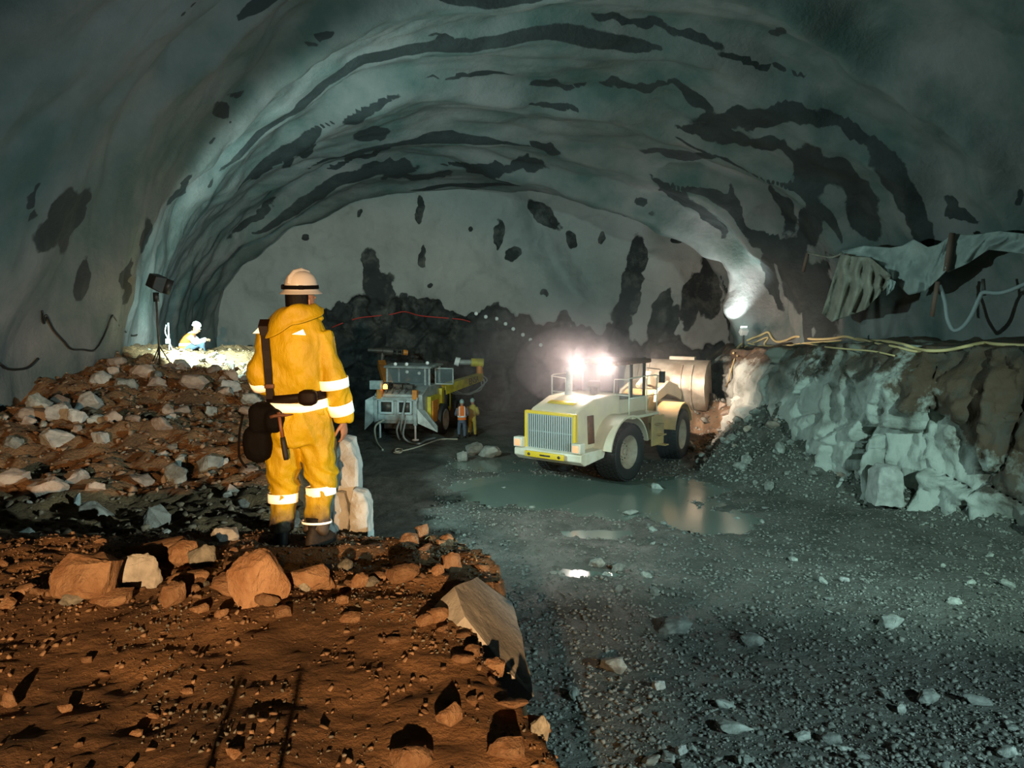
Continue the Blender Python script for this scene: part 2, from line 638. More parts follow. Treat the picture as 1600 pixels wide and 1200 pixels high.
VAULT_STAINS = [
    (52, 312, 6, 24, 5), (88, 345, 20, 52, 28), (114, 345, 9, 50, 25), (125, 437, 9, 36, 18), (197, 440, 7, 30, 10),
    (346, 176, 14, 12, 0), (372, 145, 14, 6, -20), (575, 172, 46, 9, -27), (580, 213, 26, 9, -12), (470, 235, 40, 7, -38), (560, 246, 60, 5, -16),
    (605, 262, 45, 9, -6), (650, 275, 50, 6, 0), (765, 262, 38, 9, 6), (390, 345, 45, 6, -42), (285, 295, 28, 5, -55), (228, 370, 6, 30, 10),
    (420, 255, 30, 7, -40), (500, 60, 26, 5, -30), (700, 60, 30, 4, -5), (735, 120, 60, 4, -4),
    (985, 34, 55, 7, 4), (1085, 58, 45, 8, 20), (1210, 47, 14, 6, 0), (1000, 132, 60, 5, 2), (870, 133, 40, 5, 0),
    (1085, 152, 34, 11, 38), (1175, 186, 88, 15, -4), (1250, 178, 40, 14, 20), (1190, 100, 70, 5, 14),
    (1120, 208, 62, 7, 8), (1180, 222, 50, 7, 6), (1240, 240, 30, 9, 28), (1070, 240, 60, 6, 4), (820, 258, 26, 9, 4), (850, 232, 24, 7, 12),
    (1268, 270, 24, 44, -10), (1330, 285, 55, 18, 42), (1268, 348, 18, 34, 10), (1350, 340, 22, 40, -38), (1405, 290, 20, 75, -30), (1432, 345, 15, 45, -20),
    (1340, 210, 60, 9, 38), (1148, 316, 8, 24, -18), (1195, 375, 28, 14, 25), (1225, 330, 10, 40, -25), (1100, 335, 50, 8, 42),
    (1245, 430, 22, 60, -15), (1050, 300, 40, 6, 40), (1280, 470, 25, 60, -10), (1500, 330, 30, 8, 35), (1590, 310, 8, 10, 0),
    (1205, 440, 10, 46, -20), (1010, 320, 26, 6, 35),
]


def profile(u, y):
    """Cavern cross-section: u runs 0..1 from the left foot over the crown to the right foot."""
    u, y = np.broadcast_arrays(np.asarray(u, float), np.asarray(y, float))
    l, r, ap = wall_l(y), wall_r(y), apex(y)
    xc, hw = (l + r) / 2, (r - l) / 2
    zs = 3.2
    t = np.clip((u - 0.10) / 0.80, 0, 1) * math.pi
    ct, st = -np.cos(t), np.sin(t)
    n = 2.25
    x = xc + hw * np.sign(ct) * np.abs(ct) ** (2 / n)
    z = zs + (ap - zs) * st ** (2 / n)
    low = u < 0.10
    high = u > 0.90
    z = np.where(low, -1 + (zs + 1) * u / 0.10, np.where(high, -1 + (zs + 1) * (1 - u) / 0.10, z))
    nx, nz = (x - xc) / hw, np.where(low | high, 0, (z - zs) / (ap - zs))
    ln = np.sqrt(nx * nx + nz * nz) + 1e-6
    nx, nz = nx / ln, nz / ln
    arc = u * 42
    rnd = y / 3.9 + 0.30 * fbm(arc * 0.22, y * 0.10, 0, 3, 11) + 0.06 * np.sin(arc * 0.5)
    fr = rnd - np.floor(rnd)
    flare = np.where(fr < 0.68, np.sin(fr / 0.68 * math.pi / 2), 0.5 + 0.5 * np.cos((fr - 0.68) / 0.32 * math.pi))
    flare = flare * sstep(0.12, 0.32, u) * (1 - sstep(0.80, 0.92, u))
    amp = 0.30 + 0.45 * sstep(14, 22, y)
    amp = amp * (0.45 + 0.8 * sstep(-0.4, 0.6, fbm(arc * 0.12, np.floor(rnd) * 3.1, 0, 2, 29)))
    off = amp * flare - 0.3 + 0.38 * fbm(arc * 0.16, y * 0.30, 0, 4, 3) + 0.10 * fbm(arc * 0.9, y * 1.3, 0, 3, 5)
    rib = np.exp(-((y - 38.4) / 0.55) ** 4) * 1.15 * sstep(0.42, 0.62, u)
    off = off - rib
    return x + nx * off, z + nz * off


vy = np.concatenate([np.arange(-6, 14, 0.5), np.arange(14, FACE_Y + 1.2, 0.11)])
vu = np.linspace(0, 1, 340)
U_, Y_ = np.meshgrid(vu, vy)
VX, VZ = profile(U_, Y_)
vpx, vpy = px_of(VX, Y_, VZ)
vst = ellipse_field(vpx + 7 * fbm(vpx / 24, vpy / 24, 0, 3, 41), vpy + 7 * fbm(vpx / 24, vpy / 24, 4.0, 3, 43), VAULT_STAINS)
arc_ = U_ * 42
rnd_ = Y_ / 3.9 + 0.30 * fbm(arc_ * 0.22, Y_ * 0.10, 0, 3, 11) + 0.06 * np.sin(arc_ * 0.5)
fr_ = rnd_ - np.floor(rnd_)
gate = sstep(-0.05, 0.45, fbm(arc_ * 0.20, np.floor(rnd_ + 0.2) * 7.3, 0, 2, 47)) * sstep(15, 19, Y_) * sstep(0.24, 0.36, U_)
vst = np.maximum(vst, np.clip(1.25 - np.abs(fr_ - 0.90) / (0.075 * gate + 0.001), 0, 1) * (gate > 0.05))       # dark bands along the steps between rounds
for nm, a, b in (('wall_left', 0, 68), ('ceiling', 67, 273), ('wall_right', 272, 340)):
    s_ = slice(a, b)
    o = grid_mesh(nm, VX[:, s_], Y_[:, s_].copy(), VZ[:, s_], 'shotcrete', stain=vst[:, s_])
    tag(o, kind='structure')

FACE_STAINS = [
    (656, 328, 6, 22, 0), (660, 400, 6, 16, 0), (580, 425, 14, 34, -4), (592, 450, 22, 24, 0), (781, 368, 6, 24, 0), (801, 398, 9, 12, 30), (800, 290, 12, 8, 0),
    (893, 375, 7, 14, -15), (940, 372, 4, 9, 0), (995, 405, 13, 38, 6), (986, 450, 16, 44, 10), (1080, 470, 14, 46, 12), (970, 505, 14, 34, 4), (1045, 505, 12, 30, 20),
    (1106, 452, 17, 46, -4), (563, 333, 4, 6, 0), (477, 371, 5, 5, 0), (735, 358, 5, 4, 0), (672, 446, 4, 4, 0), (850, 458, 4, 6, 0), (1030, 490, 12, 40, 25),
    (850, 335, 12, 30, -50), (1057, 375, 8, 5, 0), (1150, 500, 16, 40, -10),
]
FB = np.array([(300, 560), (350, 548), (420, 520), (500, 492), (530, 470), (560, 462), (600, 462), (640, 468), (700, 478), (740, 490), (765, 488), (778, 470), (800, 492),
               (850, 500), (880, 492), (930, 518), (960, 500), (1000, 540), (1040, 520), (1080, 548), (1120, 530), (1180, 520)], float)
fx = np.linspace(-17.5, 13.5, 330)
fz = np.linspace(-1.0, 13.4, 160)
FX, FZ = np.meshgrid(fx, fz)
dome = 1.6 * (((FX + 2) / 15) ** 2) + 1.0 * (np.maximum(FZ - 5, 0) / 8) ** 2
FYY = FACE_Y - dome + 0.35 * fbm(FX * 0.35, FZ * 0.35, 0, 5, 61)
ridge = np.exp(-((FX - 3.4 - 0.5 * np.sin(FZ * 0.5) + (FZ - 7) * 0.45) / 0.8) ** 2) * sstep(5, 7, FZ)
FYY = FYY - 0.7 * ridge
fpx, fpy = px_of(FX, FYY, FZ)
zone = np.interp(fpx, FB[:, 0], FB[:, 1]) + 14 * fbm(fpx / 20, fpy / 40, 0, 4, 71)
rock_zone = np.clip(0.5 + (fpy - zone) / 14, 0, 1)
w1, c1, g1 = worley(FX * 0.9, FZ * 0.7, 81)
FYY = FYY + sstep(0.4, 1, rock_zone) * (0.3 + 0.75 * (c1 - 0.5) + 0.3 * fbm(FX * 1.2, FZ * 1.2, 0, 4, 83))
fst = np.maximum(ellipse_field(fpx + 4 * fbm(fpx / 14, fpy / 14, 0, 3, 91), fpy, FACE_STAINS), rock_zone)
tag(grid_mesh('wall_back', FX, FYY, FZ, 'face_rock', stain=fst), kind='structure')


def face_y(x, z):
    i = int(np.clip(np.searchsorted(fx, x), 0, len(fx) - 1))
    k = int(np.clip(np.searchsorted(fz, z), 0, len(fz) - 1))
    return float(FYY[k, i])


# ------------------------------------------------------------------ ground
B_BASE = np.array([(19.5, 14.0), (16.0, 18.5), (13.2, 21.9), (11.6, 24.6), (10.0, 27.2), (9.3, 30.0), (9.2, 33.0), (9.5, 37.0), (10.2, 41.0), (11.6, 47)], float)


def seg_dist(X, Y, P):
    d = np.full(np.shape(X), 1e9)
    for i in range(len(P) - 1):
        a, b = P[i], P[i + 1]
        ab = b - a
        t = np.clip(((X - a[0]) * ab[0] + (Y - a[1]) * ab[1]) / (ab @ ab), 0, 1)
        d = np.minimum(d, np.hypot(X - a[0] - ab[0] * t, Y - a[1] - ab[1] * t))
    return d


EDGE = np.array([(-6, 1.6), (1, 0.85), (2.8, 0.26), (3.35, 0.04), (3.8, -0.13), (4.3, -0.33), (4.55, -0.24), (4.75, -0.07), (5.2, -0.10), (5.6, -0.24), (6.0, -0.48), (6.3, -0.95), (7.0, -1.3), (10, -2.7), (15, -4.7),
                 (20, -6.0), (25, -6.8), (33, -8.5)], float)
PROF = np.array([(-6, 4.38), (0, 4.36), (3, 4.40), (4.2, 4.47), (4.6, 4.48), (5.1, 4.41), (5.6, 4.375), (6.4, 4.22), (7.6, 3.86), (9.5, 3.66), (11.5, 3.85), (13, 4.05),
                 (15, 4.15), (17, 4.42), (18.5, 4.62), (20.5, 4.75), (26, 4.80), (29, 4.0), (33, 1.0)], float)


def edge_x(y): return np.interp(y, EDGE[:, 0], EDGE[:, 1])


def mound_h(x, y, fine=True):
    x, y = np.broadcast_arrays(np.asarray(x, float), np.asarray(y, float))
    z = np.interp(y, PROF[:, 0], PROF[:, 1])
    z = z - 0.16 * np.maximum(x + 8.6, 0) * sstep(13, 19, y)
    z = z + 0.10 * sstep(-2, -6, x) * sstep(8, 4, y)
    z = z - 0.35 * sstep(-7.6, -9.6, x) * sstep(12.5, 15, y) * sstep(17.2, 16, y)
    far = sstep(7, 13, y)
    z = z + (0.05 + 0.13 * far) * fbm(x * 0.7, y * 0.7, 0, 3, 101)
    flat = np.exp(-(((x + 1.42) / 0.45) ** 2 + ((y - 5.6) / 0.3) ** 2))
    z = z * (1 - flat) + 4.372 * flat
    if fine:
        z = z + (0.017 + 0.06 * far + 0.02 * sstep(4.4, 5.0, y)) * (1 - 0.8 * flat) * fbm(x * 5, y * 5, 0, 4, 103)
        z = z + 0.008 * (1 - flat) * np.abs(fbm(x * 7 + y * 3, y * 16 - x * 6, 0, 3, 105)) * (1 - far)
    ex = edge_x(y) + (0.04 + 0.3 * far) * fbm(y * 2.2, x * 0 + 3.3, 0, 3, 107)
    over = np.maximum(x - ex, 0)
    return z - over * (6.0 - 3.6 * far) + far * np.minimum(over, 0.6) * 1.1 * fbm(x * 1.5, y * 1.5, 0, 4, 109) - sstep(-0.3, 0.05, x - ex) * 0.05


def bench_side(x, y):
    """Signed distance to the bench foot: positive on the open floor side."""
    d = seg_dist(x, y, B_BASE)
    xb = np.interp(y, B_BASE[:, 1], B_BASE[:, 0])
    return np.where(x < xb, d, -d)


POOLS = [(0.2, 27.6, 3.0, 1.5), (3.6, 25.6, 3.0, 1.7), (5.3, 23.3, 1.2, 1.0), (-0.8, 31.3, 1.8, 1.0), (5.4, 27.4, 1.6, 1.5), (2.2, 21.6, 0.9, 0.4), (1.7, 18.3, 0.8, 0.35), (5.6, 22.2, 0.7, 0.45)]


def floor_h(x, y, fine=True):
    x, y = np.broadcast_arrays(np.asarray(x, float), np.asarray(y, float))
    z = 0.07 + 0.07 * fbm(x * 0.35, y * 0.35, 0, 3, 111) + 0.16 * sstep(20, 13, y) * (0.6 + fbm(x * 0.22, y * 0.22, 0, 2, 113))
    for (cx, cy, rx, ry) in POOLS:
        d = ((x - cx) / rx) ** 2 + ((y - cy) / ry) ** 2
        z = z - 0.20 * np.exp(-d * 0.9)
    if fine:
        z = z + 0.045 * fbm(x * 1.6, y * 1.6, 0, 3, 115) + 0.022 * fbm(x * 6, y * 6, 0, 4, 117)
    ld = np.exp(-(((x - 4.0) / 2.4) ** 2 + ((y - 31.0) / 3.4) ** 2) ** 2)
    z = z * (1 - ld * 0.85)
    d = bench_side(x, y)
    run = np.interp(y, [15, 20, 23, 25, 28, 31, 33, 36, 40], [0.5, 0.8, 1.2, 1.9, 2.9, 2.5, 1.6, 1.2, 1.0])
    tal = np.interp(y, [15, 20, 23, 25, 27, 29, 32, 34, 38, 42], [0.4, 0.5, 0.8, 1.2, 1.7, 2.1, 2.2, 2.0, 1.5, 1.0])
    t = np.clip(1 - np.maximum(d, 0) / (run + 1e-3), 0, 1)
    tz = tal * t ** 1.15
    z = z + tz * (1 + 0.22 * fbm(x * 1.1, y * 1.1, 0, 4, 119)) + (tz > 0.05) * 0.10 * fbm(x * 3, y * 3, 0, 3, 121) * t
    # the muck heap under the bucket
    hp = np.exp(-(((x - 7.9) / 1.35) ** 2 + ((y - 36.6) / 1.9) ** 2) ** 1.2)
    z = z + 2.0 * hp * (1 + 0.15 * fbm(x * 1.5, y * 1.5, 0, 4, 123))
    return z


fy_ = [7.0]
while fy_[-1] < 47.5:
    fy_.append(fy_[-1] + 0.045 + (fy_[-1] - 7) * 0.0048)
fy_ = np.array(fy_)
fxx = np.arange(-11.5, 20, 0.085)
GX, GY = np.meshgrid(fxx, fy_)
GZ = floor_h(GX, GY)
inside = (GX < wall_r(GY) + 2) & (GX > np.minimum(wall_l(GY), -9) - 3)
msk = inside[:-1, :-1] & inside[1:, 1:]
heap = np.clip(np.exp(-(((GX - 7.9) / 2.1) ** 2 + ((GY - 36.2) / 2.6) ** 2)) * 1.6, 0, 1)
floor = tag(grid_mesh('floor', GX, GY, GZ, 'floor_mud', mask=msk), kind='structure')
hm = (heap > 0.5)
o = grid_mesh('muck_heap', GX, GY, GZ + 0.05 * (heap - 0.5), 'brown_muck', mask=(hm[:-1, :-1] & hm[1:, 1:]))
tag(o, 'heap of brown muck below the raised bucket of the wheel loader', 'muck heap', kind='stuff')
# floor to the left behind the mound
bx = np.arange(-17.5, -11.3, 0.3)
by = np.arange(22, 47.5, 0.3)
BX, BY = np.meshgrid(bx, by)
tag(grid_mesh('floor', BX, BY, 0.03 + 0.08 * fbm(BX, BY, 0, 3, 5), 'floor_mud'), kind='structure')

# water standing in the hollows
wx = np.arange(-4, 8.6, 0.2)
wy = np.arange(17.4, 33.6, 0.2)
WX, WY = np.meshgrid(wx, wy)
near = np.zeros(WX.shape, bool)
for (cx, cy, rx, ry) in POOLS:
    near |= ((WX - cx) / (rx * 1.6)) ** 2 + ((WY - cy) / (ry * 1.6)) ** 2 < 1
o = grid_mesh('puddle', WX, WY, WX * 0 - 0.01, 'water', mask=near[:-1, :-1] & near[1:, 1:])
tag(o, 'shallow greenish puddle water on the tunnel floor in front of the wheel loader', 'puddle', kind='stuff')

# the mound the surveyor stands on: near part fine, far part coarser
nx_ = np.arange(-6.2, 2.0, 0.03)
ny_ = np.arange(0.2, 9.02, 0.03)
NX, NY = np.meshgrid(nx_, ny_)
NZ = mound_h(NX, NY)
mk = (NZ > -0.6)
tag(grid_mesh('rubble_mound', NX, NY, NZ, 'muck', mask=(mk[:-1, :-1] & mk[1:, 1:])), kind='structure')
nx_ = np.arange(-14.5, 0.5, 0.07)
ny_ = np.arange(8.95, 31, 0.07)
NX, NY = np.meshgrid(nx_, ny_)
NZ = mound_h(NX, NY)
mk = (NZ > -0.6) & (NX > wall_l(NY) - 1.2)
tag(grid_mesh('rubble_mound', NX, NY, NZ, 'muck', mask=(mk[:-1, :-1] & mk[1:, 1:])), kind='structure')
nx_ = np.arange(-11, -6.1, 0.1)
ny_ = np.arange(0.2, 9.05, 0.1)
NX, NY = np.meshgrid(nx_, ny_)
tag(grid_mesh('rubble_mound', NX, NY, mound_h(NX, NY), 'muck'), kind='structure')

# the rock bench at the right with its flat top
seg = np.diff(B_BASE, axis=0)
sl = np.hypot(seg[:, 0], seg[:, 1])
cum = np.concatenate([[0], np.cumsum(sl)])
ss = np.arange(0, cum[-1], 0.075)
bxs = np.interp(ss, cum, B_BASE[:, 0])
bys = np.interp(ss, cum, B_BASE[:, 1])
k_ = np.ones(41) / 41
bxs = np.convolve(np.pad(bxs, 20, 'edge'), k_, 'valid')
bys = np.convolve(np.pad(bys, 20, 'edge'), k_, 'valid')
tx, ty = np.gradient(bxs), np.gradient(bys)
tl = np.hypot(tx, ty)
nxs, nys = -ty / tl, tx / tl                    # towards the open floor
BTOP = np.interp(bys, [14, 21.9, 25, 27.2, 30, 33, 37, 41, 47], [5.0, 4.95, 4.85, 4.75, 4.5, 4.35, 4.15, 4.1, 4.0])
vt = np.concatenate([np.linspace(-0.15, 1, 84), 1 + np.linspace(0.02, 1, 40)])
SS, TT = np.meshgrid(ss, vt)
tf = np.clip(TT, -0.2, 1)
tc_ = np.clip(TT - 1, 0, 1)
zz = tf * BTOP[None, :]
w1, c1, g1 = worley(SS / 1.05 + 0.25 * fbm(SS * 0.4, zz * 0.4, 0, 2, 131), zz / 2.8 + 0.3 * fbm(SS * 0.3, zz * 0.5, 0, 2, 133), 135)
w2, c2, g2 = worley(SS / 0.5 + 3, zz / 0.62, 137)
fade = sstep(1.25, 0.9, TT)
dsp = (1 - tf) * 0.75 + fade * (0.80 * (c1 - 0.5) + 0.24 * (c2 - 0.5) * sstep(0.3, 0.7, c1) + 0.30 * fbm(SS * 0.6, zz * 0.6, 0, 4, 139) + 0.17 * fbm(SS * 2.4, zz * 1.6, 0, 4, 141)
                                - 0.18 * (1 - sstep(0.0, 0.10, g1)))
dsp = dsp - 0.55 * sstep(0.80, 1.0, tf) + tc_ * -5.2
KX = bxs[None, :] + nxs[None, :] * dsp
KY = bys[None, :] + nys[None, :] * dsp
KZ = zz + tc_ * (0.25 + 0.35 * fbm(KX * 0.5, KY * 0.5, 0, 3, 143)) + sstep(0.7, 1.2, TT) * 0.09 * fbm(KX * 1.5, KY * 1.5, 0, 4, 145)
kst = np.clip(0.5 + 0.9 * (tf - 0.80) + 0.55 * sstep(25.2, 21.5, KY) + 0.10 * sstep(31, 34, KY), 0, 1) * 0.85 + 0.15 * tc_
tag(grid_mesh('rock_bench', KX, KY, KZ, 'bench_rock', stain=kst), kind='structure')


def bench_top(x, y):
    """Height of the bench's top near a place, read from its mesh."""
    i = np.argmin((KX[85:] - x) ** 2 + (KY[85:] - y) ** 2)
    return float(KZ[85:].ravel()[i])


def ground(px, py, fn, near=2.0, far=45.0):
    """Where a photograph pixel's sight line meets a ground."""
    d = pix_dir(px, py)
    ys = np.arange(near, far, 0.02)
    xs, zs = EYE.x + d.x / d.y * ys, EYE.z + d.z / d.y * ys
    hit = np.nonzero(zs < fn(xs, ys))[0]
    k = hit[0] if len(hit) else len(ys) - 1
    return V((xs[k], ys[k], zs[k]))

# ------------------------------------------------------------------ people


def hand(bm, wrist, d, back, side, curl=0.5, s=1.0):
    """Palm, four fingers of different lengths and a thumb. d: wrist to knuckles, back: normal of the back of the hand, side: +1 if the thumb
    lies towards d x back, else -1."""
    d = V(d).normalized()
    back = (V(back) - d * V(back).dot(d)).normalized()
    lat = d.cross(back) * side
    wrist = V(wrist)

    def ring(t, wd, th):
        c = wrist + d * t * s
        return [c + lat * math.cos(a) * wd * s + back * math.sin(a) * th * s for a in [2 * math.pi * k / 12 for k in range(12)]]
    ring_loft(bm, [ring(-0.03, 0.027, 0.021), ring(0.0, 0.028, 0.020), ring(0.035, 0.038, 0.018), ring(0.075, 0.043, 0.016), ring(0.098, 0.040, 0.012)])
    for k, (off, ln) in enumerate(((0.031, 0.072), (0.010, 0.082), (-0.011, 0.076), (-0.031, 0.058))):
        p = wrist + (d * 0.088 + lat * off) * s
        pts = [p]
        a = curl * (0.5 + 0.08 * k)
        for fr in (0.42, 0.32, 0.26):
            p = p + (d * math.cos(a) - back * math.sin(a)) * ln * fr * s
            pts.append(p)
            a += curl * 0.85
        tube(bm, pts, [0.0095 * s, 0.009 * s, 0.0082 * s, 0.0065 * s], 8)
    p = wrist + (d * 0.022 + lat * 0.030) * s
    a2 = (d * 0.62 + lat * 0.62 - back * 0.35).normalized()
    p1 = p + a2 * 0.040 * s
    p2 = p1 + (d * 0.85 + lat * 0.15 - back * 0.45).normalized() * 0.033 * s
    p3 = p2 + (d * 0.85 - lat * 0.1 - back * 0.5).normalized() * 0.024 * s
    tube(bm, [p - a2 * 0.012 * s, p1, p2, p3], [0.015 * s, 0.0115 * s, 0.010 * s, 0.0075 * s], 8)


def head_mesh(bm, M):
    prof = [(-0.09, 0.062, 0.064, -0.020), (-0.03, 0.056, 0.060, -0.016), (0.0, 0.046, 0.060, 0.016), (0.03, 0.060, 0.080, 0.014), (0.07, 0.070, 0.092, 0.004), (0.12, 0.075, 0.098, -0.002),
            (0.165, 0.076, 0.097, -0.004), (0.20, 0.066, 0.085, -0.006), (0.225, 0.042, 0.055, -0.006), (0.235, 0.012, 0.016, -0.006)]
    ring_loft(bm, [[M @ p for p in ell((0, cy, z), rx, ry, 24, 2.2)] for z, rx, ry, cy in prof])
    tube(bm, [M @ V(p) for p in ((0, 0.090, 0.135), (0, 0.104, 0.105), (0, 0.112, 0.085), (0, 0.092, 0.078))], [0.009, 0.013, 0.017, 0.012], 8)
    for s in (-1, 1):
        tube(bm, [M @ V(p) for p in ((s * 0.072, -0.004, 0.085), (s * 0.080, -0.012, 0.105), (s * 0.081, -0.014, 0.125), (s * 0.073, -0.004, 0.138))], [0.011, 0.013, 0.014, 0.008], 8)
        tube(bm, [M @ V(p) for p in ((s * 0.012, 0.098, 0.136), (s * 0.036, 0.096, 0.141), (s * 0.055, 0.080, 0.136))], [0.008, 0.010, 0.007], 8)      # brow
        bmesh.ops.create_icosphere(bm, subdivisions=2, radius=0.013, matrix=M @ Matrix.Translation((s * 0.032, 0.084, 0.118)))
    for z, r in ((0.052, 0.007), (0.042, 0.008)):
        tube(bm, [M @ V(p) for p in ((-0.024, 0.086, z), (0, 0.095, z), (0.024, 0.086, z))], [r * 0.5, r, r * 0.5], 8)                               # lips


def body(root, J, vox=0.006):
    """Head, neck, trunk, arms, hands and legs as one continuous skin."""
    bm = bmesh.new()
    M = Matrix.Translation(J['head']) @ Euler(J.get('head_rot', (0, 0, 0))).to_matrix().to_4x4()
    head_mesh(bm, M)
    ring_loft(bm, [ell(c, rx * 0.86, ry * 0.86, 24) for c, rx, ry in J['trunk']])
    top = V(J['trunk'][-1][0])
    tube(bm, [top - V((0, 0, 0.06)), top, M @ V((0, -0.016, -0.02))], [0.075, 0.066, 0.058], 14)
    for s, side in ((-1, 'L'), (1, 'R')):
        sh, el, wr = [V(J[k + side]) for k in ('shoulder', 'elbow', 'wrist')]
        tube(bm, spline([sh, (sh + el) / 2, el, (el + wr) / 2, wr], 3), [0.056] * 3 + [0.052] * 3 + [0.043] * 3 + [0.038] * 3 + [0.027], 12)
        hd, bk, sd, cu = J['hand' + side]
        hand(bm, wr, hd, bk, sd, cu)
        hp, kn, an = [V(J[k + side]) for k in ('hip', 'knee', 'ankle')]
        tube(bm, spline([hp, (hp + kn) / 2, kn, (kn + an) / 2, an], 3), [0.085] * 2 + [0.080] * 2 + [0.066] * 2 + [0.055] * 2 + [0.052] * 3 + [0.04] * 2, 12)
    o = link('body', bm, 'skin', root)
    return remesh(o, vox, 2)


def upper_garment(name, root, J, m, vox=0.011, sleeve=(0.085, 0.078, 0.072, 0.064), folds=0.02, sleeves=True):
    bm = bmesh.new()
    ring_loft(bm, [ell(c, rx, ry, 32, 2.25) for c, rx, ry in J['trunk']])
    if sleeves:
        for side in 'LR':
            sh, el, wr = [V(J[k + side]) for k in ('shoulder', 'elbow', 'wrist')]
            sp = spline([sh, sh * 0.5 + el * 0.5, el, el * 0.45 + wr * 0.55, wr], 4)
            rr = np.interp(np.linspace(0, 1, len(sp)), [0, 0.35, 0.65, 1], sleeve)
            tube(bm, [sh + (sh - el) * -0.02] + sp[1:], list(rr), 16)
    o = link(name, bm, m, root)
    remesh(o, vox, 6)
    if folds:
        wrinkle(o, folds, 0.11)
    return o


def trousers(root, J, m, vox=0.011, rad=(0.118, 0.108, 0.092, 0.08, 0.075), folds=0.02, name='trousers'):
    bm = bmesh.new()
    ring_loft(bm, [ell(c, rx, ry, 32, 2.2) for c, rx, ry in J['pelvis']])
    for side in 'LR':
        hp, kn, an = [V(J[k + side]) for k in ('hip', 'knee', 'ankle')]
        sp = spline([hp, (hp + kn) / 2, kn, (kn + an) / 2, an], 4)
        rr = np.interp(np.linspace(0, 1, len(sp)), [0, 0.25, 0.5, 0.75, 1], rad)
        tube(bm, sp, list(rr), 18)
    o = link(name, bm, m, root)
    remesh(o, vox, 5)
    if folds:
        wrinkle(o, folds, 0.09)
    return o


def boot(root, an, toe, m='boot_rubber', top=0.20, s=1.0):
    """A rubber boot: shaft, heel, toe and sole under the ankle point; toe: direction on the ground."""
    an = V(an)
    toe = V((toe[0], toe[1], 0)).normalized()
    a = math.atan2(toe.x, toe.y)
    bm = bmesh.new()
    R_ = lambda c, rx, ry: ell((an.x + toe.x * c[1], an.y + toe.y * c[1], c[2]), rx, ry, 20, 2.3, -a)
    g = an.z - 0.10
    ring_loft(bm, [R_((0, 0.055, g), 0.046, 0.135), R_((0, 0.055, g + 0.018), 0.052, 0.142), R_((0, 0.05, g + 0.045), 0.052, 0.135), R_((0, 0.03, g + 0.08), 0.050, 0.108), R_((0, 0.008, g + 0.11), 0.052, 0.075),
                   R_((0, 0.0, g + 0.15), 0.056, 0.062), R_((0, 0.0, g + top), 0.060, 0.064), R_((0, 0, g + top + 0.004), 0.052, 0.056)])
    return link('boot', bm, m, root)


def strip_ring(name, root, c, axis, r1, r2, wd, ang=0, m='retro_strip', lean=None, arc=None):
    """A band of reflective cloth round a limb (c, axis) with two radii."""
    axis = V(axis).normalized()
    a, b = frame_of(axis)
    bm = bmesh.new()
    n = 36
    rings = []
    for t, k in ((-wd / 2, 0.985), (-wd / 2, 1.0), (wd / 2, 1.0), (wd / 2, 0.985)):
        rings.append([V(c) + axis * t + a * math.cos(2 * math.pi * j / n) * r1 * k + b * math.sin(2 * math.pi * j / n) * r2 * k for j in range(n)])
    ring_loft(bm, rings, False)
    return link(name, bm, m, root)


def hard_hat(root, M, m='helmet_shell', full_brim=True):
    bm = bmesh.new()
    prof = [(0.148, -0.008), (0.150, -0.004), (0.130, 0.010), (0.116, 0.022), (0.114, 0.050), (0.108, 0.082), (0.092, 0.112), (0.064, 0.134), (0.03, 0.144), (0.001, 0.146)]
    if not full_brim:
        prof = [(0.122, -0.004), (0.122, 0.006), (0.116, 0.022)] + prof[4:]
    lathe(bm, prof, 32, M @ Matrix.Diagonal((0.86, 1.06, 1, 1)))
    tube(bm, [M @ V(p) for p in ((0, -0.118, 0.06), (0, -0.108, 0.10), (0, -0.066, 0.138), (0, 0, 0.152), (0, 0.066, 0.138), (0, 0.108, 0.10), (0, 0.118, 0.06))], 0.014, 8)
    if not full_brim:
        box(bm, M @ V((0, 0.13, 0.0)), (0.17, 0.07, 0.008), M.to_3x3())
    return link('hard_hat', bm, m, root, angle=50)


def creases(o, amp, fx_, fz_, seed, knee=None):
    """Settle the cloth mesh and press drape folds into it."""
    bpy.context.view_layer.update()
    me = bpy.data.meshes.new_from_object(o.evaluated_get(bpy.context.evaluated_depsgraph_get()))
    o.modifiers.clear()
    o.data = me
    nv = len(me.vertices)
    co = np.zeros(nv * 3)
    no = np.zeros(nv * 3)
    me.vertices.foreach_get('co', co)
    me.vertices.foreach_get('normal', no)
    co, no = co.reshape(-1, 3), no.reshape(-1, 3)
    x, y, z = co.T
    wx = x + 0.05 * fbm(x * 4, y * 4, z * 4, 2, seed + 9)
    n = 1 - 2.2 * np.abs(vnoise(wx * fx_ + 0.9 * z * fx_ * 0.3, y * fx_, z * fz_, seed))
    n = n + 0.5 * (1 - 2.2 * np.abs(vnoise(wx * fx_ * 1.9 - z * fz_ * 1.5, y * fx_ * 1.9, z * fz_ * 2.2, seed + 3)))
    if knee is not None:
        k = np.exp(-((z - knee) / 0.12) ** 2)
        n = n * (1 - 0.7 * k) + k * 1.5 * (1 - 2.2 * np.abs(vnoise(x * 5, y * 5, z * 17 + x * 14, seed + 5)))
    co = co + no * (n * amp)[:, None]
    me.vertices.foreach_set('co', co.ravel())
    me.update()
    me.shade_smooth()
    return o


